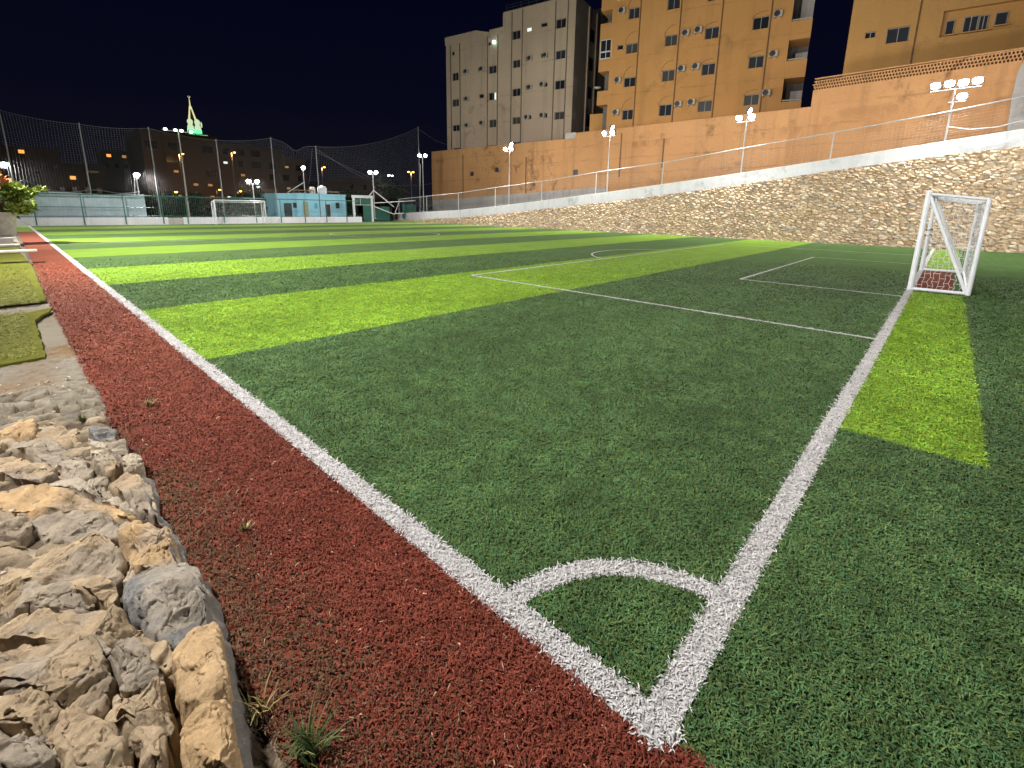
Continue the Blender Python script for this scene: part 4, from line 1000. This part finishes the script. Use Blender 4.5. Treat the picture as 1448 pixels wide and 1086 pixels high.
def rug(name, pts, label, z0=.0, z1=.03, col=(.13,.14,.026)):
    bm = bmesh.new(); ring = []
    n = len(pts)
    for i in range(n):
        a = Vector(pts[i]); b = Vector(pts[(i+1) % n]); k = max(2, int((b-a).length/.12))
        for j in range(k):
            p = a.lerp(b, j/k); ring.append((p.x+random.uniform(-.012,.012), p.y+random.uniform(-.012,.012)))
    mb = MB().prism(ring, z0, z1); o = mb.build(name, turf_mat('rug_'+name, np.array(col), .8, np.array(col)*np.array([1.25,.9,1.0]), 1.2))
    return tag(o, label, 'turf rug')
def P2(px, py): v = gz(px, py, .03); return (v.x, v.y)
rug('turf_rug', [(-4,9.95),(P2(68,424)[0]-.02,P2(68,424)[1]),P2(53.5,395),P2(47,378),(-.90,20.2),(-4,20.2)], 'large olive green turf rug along the red strip, nearer to the bench')
rug('turf_rug', [(-4,9.45),P2(30,443),P2(75,435),(-.93,8.95),P2(50,452),P2(54,472),P2(65,504),P2(0,516),(-4,6.1)], 'smaller olive turf rug with a torn corner next to the rubble', col=(.14,.142,.028))
rug('turf_rug', [(-4,20.6),(-.95,20.6),(-.85,24.0),(-4,24.0)], 'olive turf rug under the leafy bush behind the bench', col=(.13,.14,.026))

# stones of the edging wall, traced on the ground and given height
ST = attr_mat('edging_stone', .9, .15, (30, .7, .02), 11.0, .2)
sw = empty('stone_edging', (-1.3, 1.3, 0))
def stone(poly, crop, kind, h, tilt=(0, 0), res=(72, 26), seed=0, zref=.10, label=None):
    ox, oy, s = crop; P = [gz(ox+x/s, oy+y/s, zref) for x, y in poly]; P = [Vector((p.x, p.y)) for p in P]
    c = sum(P, Vector((0, 0)))/len(P)
    na, nr = res
    # outline resampled by angle from the centre, with the corners kept a little round
    per = []; n = len(P)
    for i in range(n):
        a, b = P[i], P[(i+1) % n]
        for k in range(12): per.append(a.lerp(b, k/12))
    m_ = len(per); sm = per[:]
    for _ in range(4): sm = [(sm[i-1]+sm[i]*2+sm[(i+1) % m_])/4 for i in range(m_)]
    area = sum(per[i].x*per[(i+1) % m_].y-per[(i+1) % m_].x*per[i].y for i in range(m_))
    if area < 0: sm = sm[::-1]
    A_ = np.array([[q.x, q.y] for q in sm]+[[sm[0].x, sm[0].y]]); ls = np.concatenate([[0], np.cumsum(np.hypot(*np.diff(A_, axis=0).T))])
    tt = np.linspace(0, ls[-1], na, endpoint=False); O = np.stack([np.interp(tt, ls, A_[:, 0]), np.interp(tt, ls, A_[:, 1])], 1); C = np.array([c.x, c.y])
    O = C+(O-C)*1.06
    size = math.sqrt(abs(area)/2)
    rr = np.linspace(0, 1, nr)**.8; Vx = []; 
    r = np.random.default_rng(seed+100); pa = r.uniform(0, 6.28); ph = r.uniform(0, 6.28)
    g1, g2 = r.normal(size=2)*.10
    pts = C[None, None]+(O-C)[None]*rr[:, None, None]
    X, Y = pts[..., 0], pts[..., 1]; T = np.repeat(rr[:, None], na, 1)
    hgt_c = h*(1.08+.22*r.random())
    e_ = (1-T)*size*.9
    Z = np.full(X.shape, hgt_c) + (X-C[0])*(tilt[0]+g1) + (Y-C[1])*(tilt[1]+g2)
    for k in range(9):                                   # broken faces: a few oblique cuts
        a_ = r.uniform(0, 6.28); sl = r.uniform(.25, 1.1); off = r.uniform(.0, .42)*size
        dd = (X-C[0])*math.cos(a_)+(Y-C[1])*math.sin(a_)
        Z = np.minimum(Z, np.maximum(hgt_c - sl*np.maximum(dd-off, -.06), hgt_c*.70+.2*sl*(off-dd)))
    Z = np.minimum(Z, hgt_c*.55 + 2.6*e_*(.7+.6*fbm(X, Y, 9, seed+2)))
    Z = np.where(T > .995, -.05, np.maximum(Z, .02))
    P3 = np.stack([X, Y, Z], -1)
    for _ in range(1): P3[1:-1] = P3[1:-1]*.5+(P3[2:]+P3[:-2])*.25
    du_ = np.roll(P3, -1, 1)-np.roll(P3, 1, 1); dv_ = np.gradient(P3, axis=0); N = np.cross(dv_, du_); ln = np.linalg.norm(N, axis=-1, keepdims=True); N = N/np.maximum(ln, 1e-9)
    N = np.where(N[..., 2:3] < -.2, -N, N); N[0] = (0, 0, 1)
    S = P3*np.array([1, 1, 1.0]); ca_, sa_ = math.cos(pa), math.sin(pa)
    lay = S[..., 0]*ca_*.5 + S[..., 1]*sa_*.5 + S[..., 2]*1.1
    w3 = fbm3(S*4.5, seed+3, 3); q = lay*(17+8*r.random()) + 2.6*w3; fr = q % 1.0; led = np.where(fr < .8, fr/.8, (1-fr)/.2)
    rid = 1-np.abs(2*fbm3(S*9, seed+9, 4)-1)*2.2
    D = .016*(fbm3(S*5, seed+21, 3)-.5)*2 + .016*(np.clip(led*1.3, 0, 1)-.5)
    P3 = P3 + N*(D*min(1.15, .35+size*2.6))[..., None]
    # chips: flat broken facets with sharp arrises
    nchip = int(10+size*26)
    for k in range(nchip):
        ia, ir = r.integers(0, na), r.integers(0, nr-3); n_ = N[ir, ia]*1.0+r.normal(size=3)*.28; n_ /= np.linalg.norm(n_)
        if n_[2] < .05: continue
        p0 = P3[ir, ia] - n_*r.uniform(.001, .007)*min(1.3, .5+size*2)
        d_ = (P3-p0)@n_; near_ = np.clip((1-np.linalg.norm(P3-p0, axis=-1)/(size*.6+.02))*3, 0, 1)
        P3 = P3 - n_*(np.clip(d_, 0, .022)*near_*.92)[..., None]
    rid = np.abs(2*fbm3(S*14, seed+19, 4)-1)
    crk = np.clip(1-rid*9, 0, 1)
    D = -.009*crk + .0045*(fbm3(S*34, seed+23, 3)-.5)*2 + .005*(np.abs(2*fbm3(S*26, seed+29, 3)-1)-.3)
    P3[:-2] = P3[:-2] + N[:-2]*(D*min(1.15, .45+size*2.2))[..., None][:-2]
    X, Y, Z = P3[..., 0], P3[..., 1], P3[..., 2]; O = P3[-1, :, :2]
    P3[0] = P3[0].mean(0)
    org = np.array(sw.location)
    V = P3.reshape(-1, 3)-org
    i = np.arange(nr-1)[:, None]*na + np.arange(na)[None]; j = np.arange(nr-1)[:, None]*na + (np.arange(na)[None]+1) % na
    F = np.stack([i, j, j+na, i+na], -1).reshape(-1, 4)
    pal = {'tan': (.36,.275,.18), 'ochre': (.43,.295,.16), 'grey': (.30,.255,.20), 'dark': (.19,.185,.18), 'brown': (.33,.25,.165), 'pale': (.40,.345,.275)}[kind]
    t1 = fbm(X, Y, 4.5, seed+31); t2 = fbm(X, Y, 13, seed+37)
    c_ = np.array(pal)[None, None]*(.72+.55*t2)[..., None]
    alt = np.array((.26,.245,.225)) if kind in ('tan', 'brown', 'ochre') else np.array((.38,.31,.22))
    k_ = np.clip((t1-.50)*5, 0, .42)[..., None]; c_ = c_*(1-k_)+alt*k_
    c_ = c_.reshape(-1, 3)
    o = np_mesh('stone', V, F, ST, sw, c_, True)
    if label: o['label'] = label
    return o
A7 = (0, 740, 3.1375); A6 = (0, 540, 4.9346)
stones = [
 ([(-90,60),(60,30),(200,30),(330,58),(470,75),(522,140),(518,212),(450,243),(250,233),(130,228),(-90,230)], A7, 'tan', .135, None),
 ([(530,5),(600,-28),(720,-22),(775,70),(805,165),(640,182),(560,168),(522,90)], A7, 'ochre', .17, 'ochre stone on the edge'),
 ([(557,290),(590,235),(690,185),(780,168),(860,190),(925,265),(950,440),(850,490),(780,488),(690,428),(580,362)], A7, 'dark', .17, 'dark blue grey stone on the edge'),
 ([(545,225),(560,185),(640,184),(690,182),(600,228),(560,270)], A7, 'pale', .09, None),
 ([(-110,245),(100,233),(95,300),(40,368),(-110,410)], A7, 'tan', .12, None),
 ([(45,370),(108,240),(220,238),(335,290),(418,338),(250,345),(60,372)], A7, 'grey', .12, None),
 ([(272,245),(400,243),(510,280),(520,310),(500,345),(430,338),(338,288)], A7, 'tan', .12, None),
 ([(-110,480),(60,376),(260,346),(440,350),(560,365),(680,430),(775,500),(745,560),(690,600),(590,560),(420,510),(150,445)], A7, 'tan', .155, None),
 ([(-120,520),(130,450),(300,480),(420,530),(500,610),(515,640),(498,700),(400,825),(200,760),(-120,720)], A7, 'brown', .16, None),
 ([(425,515),(520,520),(580,520),(650,580),(718,690),(640,740),(560,760),(525,700),(512,640),(490,590)], A7, 'grey', .15, None),
 ([(505,705),(525,765),(560,765),(640,745),(720,700),(780,785),(785,900),(750,950),(700,935),(620,960),(560,900),(410,830)], A7, 'tan', .165, None),
 ([(575,960),(640,955),(700,940),(748,960),(740,1120),(610,1120),(600,1040)], A7, 'tan', .15, None),
 ([(-130,735),(200,765),(300,812),(262,880),(225,995),(180,928),(-130,850)], A7, 'tan', .17, None),
 ([(302,812),(400,838),(520,930),(575,1000),(600,1130),(290,1130),(240,1010),(266,890)], A7, 'tan', .175, None),
 ([(-140,862),(180,936),(225,1010),(285,1140),(-140,1140)], A7, 'grey', .17, None),
 ([(770,580),(850,497),(948,450),(978,490),(992,620),(1008,700),(1015,790),(870,865),(810,832),(772,680)], A7, 'ochre', .18, None),
 ([(800,960),(860,870),(1016,800),(1042,960),(1075,1130),(835,1130),(805,1030)], A7, 'ochre', .18, None),
 ([(0,250),(80,205),(230,230),(240,300),(220,350),(30,342),(-40,320)], A6, 'ochre', .12, 'ochre yellow stone'),
 ([(240,278),(400,275),(500,310),(600,385),(650,440),(560,428),(400,370),(235,368)], A6, 'tan', .10, None),
 ([(20,450),(90,380),(260,380),(460,430),(640,482),(500,492),(350,520),(180,490)], A6, 'grey', .11, None),
 ([(-60,490),(150,482),(372,522),(370,640),(270,660),(150,630),(-60,625)], A6, 'tan', .11, None),
 ([(378,560),(440,492),(560,495),(618,530),(640,600),(520,640),(382,632)], A6, 'grey', .12, None),
 ([(622,532),(830,502),(850,560),(780,622),(650,592)], A6, 'brown', .11, None),
 ([(850,512),(960,486),(1000,580),(870,605)], A6, 'pale', .13, None),
 ([(745,700),(870,612),(1000,600),(1090,870),(960,850),(850,760)], A6, 'brown', .14, None),
 ([(525,645),(640,600),(755,600),(740,700),(850,765),(700,760)], A6, 'grey', .10, None),
 ([(-70,700),(120,645),(300,668),(440,690),(600,745),(780,800),(950,888),(700,860),(400,850),(130,860),(-70,830)], A6, 'ochre', .13, None),
 ([(280,665),(520,645),(700,760),(840,790),(950,870),(780,830),(560,750),(420,690)], A6, 'pale', .11, None),
 ([(-80,860),(120,872),(230,970),(130,1035),(-80,1025)], A6, 'tan', .12, None),
 ([(240,872),(540,850),(760,862),(810,920),(820,1000),(700,1042),(540,1050),(300,1022),(200,962)], A6, 'grey', .13, None),
 ([(620,312),(700,282),(800,300),(802,370),(640,372)], A6, 'dark', .10, 'small blue grey stone at the end of the edge'),
 ([(600,395),(740,378),(748,432),(640,440)], A6, 'pale', .07, None),
 ([(752,440),(840,382),(890,430),(880,492),(780,500)], A6, 'grey', .09, None),
 ([(635,465),(720,450),(760,490),(640,497)], A6, 'pale', .06, None),
 ([(-60,380),(60,372),(25,440),(-60,470)], A6, 'tan', .10, None),
 ([(100,190),(300,200),(480,240),(640,260),(500,300),(300,255)], A6, 'grey', .06, None),
 ([(-60,150),(120,180),(90,205),(-60,235)], A6, 'grey', .07, None),
]
for k, (poly, crop, kind, h, lb) in enumerate(stones):
    near = crop is A7
    stone(poly, crop, kind, h, res=(168, 64) if near else (96, 34), seed=k*13+5, label=lb, zref=h*.75)
# soil and mortar between the stones, and the sloping mortar edge towards the turf
xs = np.arange(-3.0, -.79, .016); ys = np.arange(-2.4, 4.5, .016); X, Y = np.meshgrid(xs, ys, indexing='ij')
f1, f2, ci, cj, du, dv = cells((X+.06*fbm(X, Y, 5, 2))/.13, (Y+.06*fbm(X, Y, 5, 3))/.085, 171); e_b = np.clip((f2-f1)/.35, 0, 1); hb_ = hash2(ci, cj, 172)
Z = -.005 + np.clip(e_b*2.5, 0, 1)*(.008+.04*hb_)*(hb_ > .35) + .022*(fbm(X, Y, 30, 78)-.5); edge = np.clip((X+.90)/.09, 0, 1); Z = Z*(1-edge)-.05*edge; Z = Z*np.clip((4.5-Y)/.4, 0, 1)-.03*np.clip((Y-4.2)/.3, 0, 1)
bedc = np.where(((e_b > .2) & (hb_ > .35))[..., None], np.array([.26,.205,.14])*(.6+.7*hash2(ci, cj, 173))[..., None], np.array([.085,.062,.042]))
V = np.stack([X, Y, Z], -1).reshape(-1, 3)-np.array(sw.location)
np_mesh('mortar_bed', V, grid_faces(len(xs), len(ys)), ST, sw, bedc.reshape(-1, 3)*(.6+.8*fbm(X, Y, 12, 8)).reshape(-1, 1))
E_ = [A7] ; ep = [(868,195),(930,268),(950,440),(978,490),(995,620),(1010,700),(1018,790),(1044,960),(1080,1130)]
tp = [gz(x/3.1375, 740+y/3.1375, .14) for x, y in ep]
tp = [gz(1000/4.9346, 540+600/4.9346, .11), gz(1085/4.9346, 540+870/4.9346, .12), gz(740/3.1375, 740-10/3.1375, .13), gz(810/3.1375, 740+165/3.1375, .14)] + tp + [Vector((tp[-1].x+.06, tp[-1].y-.8, .14))]
vs = []; fs = []; NSEG = 14; ncol = 7; path = []
for i in range(len(tp)-1):
    for k in range(NSEG): path.append(tp[i].lerp(tp[i+1], k/NSEG))
for i, p in enumerate(path):
    w_ = .028+.03*mnoise.noise(Vector((p.y*4, 1, 0)))
    for j in range(ncol):
        t = j/(ncol-1); nz = mnoise.noise(Vector((p.x*14, p.y*14, t*3)))*.02+mnoise.noise(Vector((p.x*40, p.y*40, t*6)))*.008
        vs.append((p.x-.02+w_*t*1.5+nz*.6+.02*(t > .5), p.y, (p.z-.012)*(1-t**1.5)-.03*t+nz*.7))
for i in range(len(path)-1):
    for j in range(ncol-1): fs.append((i*ncol+j, (i+1)*ncol+j, (i+1)*ncol+j+1, i*ncol+j+1))
V = np.array(vs)-np.array(sw.location)
np_mesh('mortar_edge', V, np.array(fs), ST, sw, np.tile(np.array([[.20,.19,.175]]), (len(V), 1)))
tag(sw, 'low edging of big rough tan and grey stones in the left foreground', 'stone edging')

# loose chips on the red strip and rubble
cp = MB()
for _ in range(90):
    x = random.uniform(-1.9, -.87); y = random.uniform(2.2, 6.0); s_ = random.uniform(.005, .018)
    b = len(cp.v); z = .035 if x > -.85 else .03
    vs = [(x+s_*random.uniform(.3,1.3)*dx, y+s_*random.uniform(.3,1.3)*dy, z+s_*random.uniform(.3,.8)*dz) for dx, dy, dz in ((-1,-1,-1),(1,-1,-1),(1,1,-1),(-1,1,-1),(-.7,-.7,1),(.7,-.7,1),(.7,.7,1),(-.7,.7,1))]
    cp.add(vs, [(0,3,2,1),(4,5,6,7),(0,1,5,4),(1,2,6,5),(2,3,7,6),(3,0,4,7)])
tag(cp.build('gravel', plain('pale_gravel', (.45,.38,.29), .9, .4, 30)), 'loose pale stone chips on the rubble and red turf', 'gravel', kind='stuff')

# weeds
def weed(px, py, n, L, label, cols, seed):
    p = gz(px, py); root_r = random.Random(seed); V = []; F = []; Cc = []
    for k in range(n):
        a = root_r.uniform(0, 6.28); l = L*root_r.uniform(.5, 1.2); lean = root_r.uniform(.2, 1.2); w = root_r.uniform(.0025, .005); rad = root_r.uniform(0, L*.35); b0 = len(V)
        c0 = Vector((rad*math.cos(a*2), rad*math.sin(a*2), 0)); col = np.array(root_r.choice(cols))*root_r.uniform(.7, 1.3)
        for j in range(5):
            t = j/4; e = 1.45-lean*t*1.2; q = c0+Vector((math.cos(a)*l*t*math.sin(lean*t*.9), math.sin(a)*l*t*math.sin(lean*t*.9), l*t*math.cos(lean*t*.75))); sd = Vector((-math.sin(a), math.cos(a), 0))*w*(1-t*.85)
            V += [tuple(q-sd), tuple(q+sd)]; Cc += [col, col]
            if j: F.append((b0+2*j-2, b0+2*j-1, b0+2*j+1, b0+2*j))
    o = np_mesh('weed', np.array(V), np.array(F), M_leaf, None, np.array(Cc)); o.location = (p.x, p.y, .0); return tag(o, label, 'weed')
GRN = [(.04,.075,.018),(.055,.09,.02),(.03,.055,.014),(.13,.11,.04)]; DRY = [(.30,.25,.10),(.14,.17,.05),(.40,.30,.14)]
weed(440, 1068, 80, .125, 'green grass tuft growing at the edge of the red strip in the foreground', GRN, 1)
weed(372, 1010, 30, .10, 'dry weed in the gap beside the edging stones', DRY, 2)
weed(212, 576, 45, .08, 'pale dry grass tuft sprouting through the far red turf', DRY+GRN[:1], 3)
weed(348, 752, 40, .05, 'small olive weed in the middle of the burnt red turf', GRN+DRY, 4)
weed(118, 596, 60, .06, 'low green weed on the rubble by the end of the stones', GRN, 5)

# bench, slab, planter and bush
bn = empty('bench', (-1.6, 17.2, 0))
MB().box((-1.6,-.16,.30),(.95,.20,.355)).build('seat', plain('weathered_plank', (.46,.42,.36), .8, .35, 3), bn, bevel=.01)
for x in (-1.3, -.35): MB().box((x-.03,-.12,0),(x+.03,.14,.299)).build('leg', M_white, bn)
MB().tube([(-.28,-.12,0),(-.36,-.06,1.0)], .025, 8).build('handle', M_white, bn)
tag(bn, 'weathered low plank bench beside the red strip at the left', 'bench')
sl = empty('planter_slab', (-1.7, 25.5, 0))
MB().box((-2.2,-1.2,-.02),(.72,1.9,.30)).build('slab', M_concrete, sl, bevel=.02); MB().box((-2.2,-2.2,.04),(.85,-1.75,.12)).build('step', M_concrete, sl, bevel=.02)
tag(sl, 'raised concrete slab carrying the white planter', 'slab')
pl = MB().lathe([(0,0),(.40,0),(.46,.08),(.62,.95),(.66,1.0),(.60,1.0),(.56,.9),(0,.88)], 24).build('plant_pot', plain('pale_pot', (.40,.37,.33), .8, .3, 4)); pl.location = (-1.18, 25.6, .30); pl.scale = (.70, .70, .88)
tag(pl, 'big white plant pot at the left edge of the photo', 'plant pot')
bu = empty('leafy_bush', (-1.18, 25.6, 1.07)); 
mb = MB(); rb = random.Random(3)
for k in range(9): a = k*.7; mb.tube([(0,0,-.05),(.25*math.cos(a),.25*math.sin(a),.7),(.55*math.cos(a),.55*math.sin(a),rb.uniform(.6,1.2))], .03, 6, r1=.01)
mb.build('stem', M_bark, bu)
bl = [(rb.uniform(-.75,.6), rb.uniform(-.8,.6), rb.uniform(.1,1.0), rb.uniform(.16,.34), .7) for _ in range(20)] + [(.75,-.3,.75,.2,.5),(1.0,-.3,.88,.16,.4),(1.2,-.3,.98,.12,.4),(.8,-.5,.3,.2,.6),(.5,-.4,1.0,.16,.5)]
leaf_cloud('foliage', bl, 3200, .13, [(.14,.20,.03),(.22,.28,.05),(.09,.14,.02),(.28,.32,.06)], bu, 21, .5)
leaf_cloud('flower', [(.0,-.3,1.35,.26,.7),(-.3,-.2,1.45,.3,.7),(.25,-.3,1.2,.16,.7)], 200, .14, [(.50,.20,.06),(.42,.15,.05)], bu, 22, .6)
tag(bu, 'leafy yellow green bush with orange flowers growing from the white pot', 'bush')

# ------------------------------------------------------------------ night sky
w = bpy.data.worlds.new('World'); scene.world = w; w.use_nodes = True; nt = w.node_tree
bg = nt.nodes['Background']; tc = nt.nodes.new('ShaderNodeTexCoord'); sx = nt.nodes.new('ShaderNodeSeparateXYZ'); rp = nt.nodes.new('ShaderNodeValToRGB')
nt.links.new(tc.outputs['Generated'], sx.inputs[0]); nt.links.new(sx.outputs['Z'], rp.inputs[0]); nt.links.new(rp.outputs[0], bg.inputs['Color'])
e = rp.color_ramp.elements; e[0].position = 0; e[0].color = (.0062,.0058,.0105,1); e[1].position = .55; e[1].color = (.0005,.0010,.0078,1); q = e.new(.2); q.color = (.0020,.0024,.0092,1)
bg.inputs['Strength'].default_value = 1.0

vs_ = scene.view_settings; vs_.view_transform = 'Standard'; vs_.look = 'None'; vs_.exposure = 0; vs_.gamma = 1
scene.cycles.max_bounces = 6; scene.cycles.diffuse_bounces = 3; scene.cycles.glossy_bounces = 2
scene.cycles.use_denoising = True
scene.cycles.sample_clamp_indirect = 4
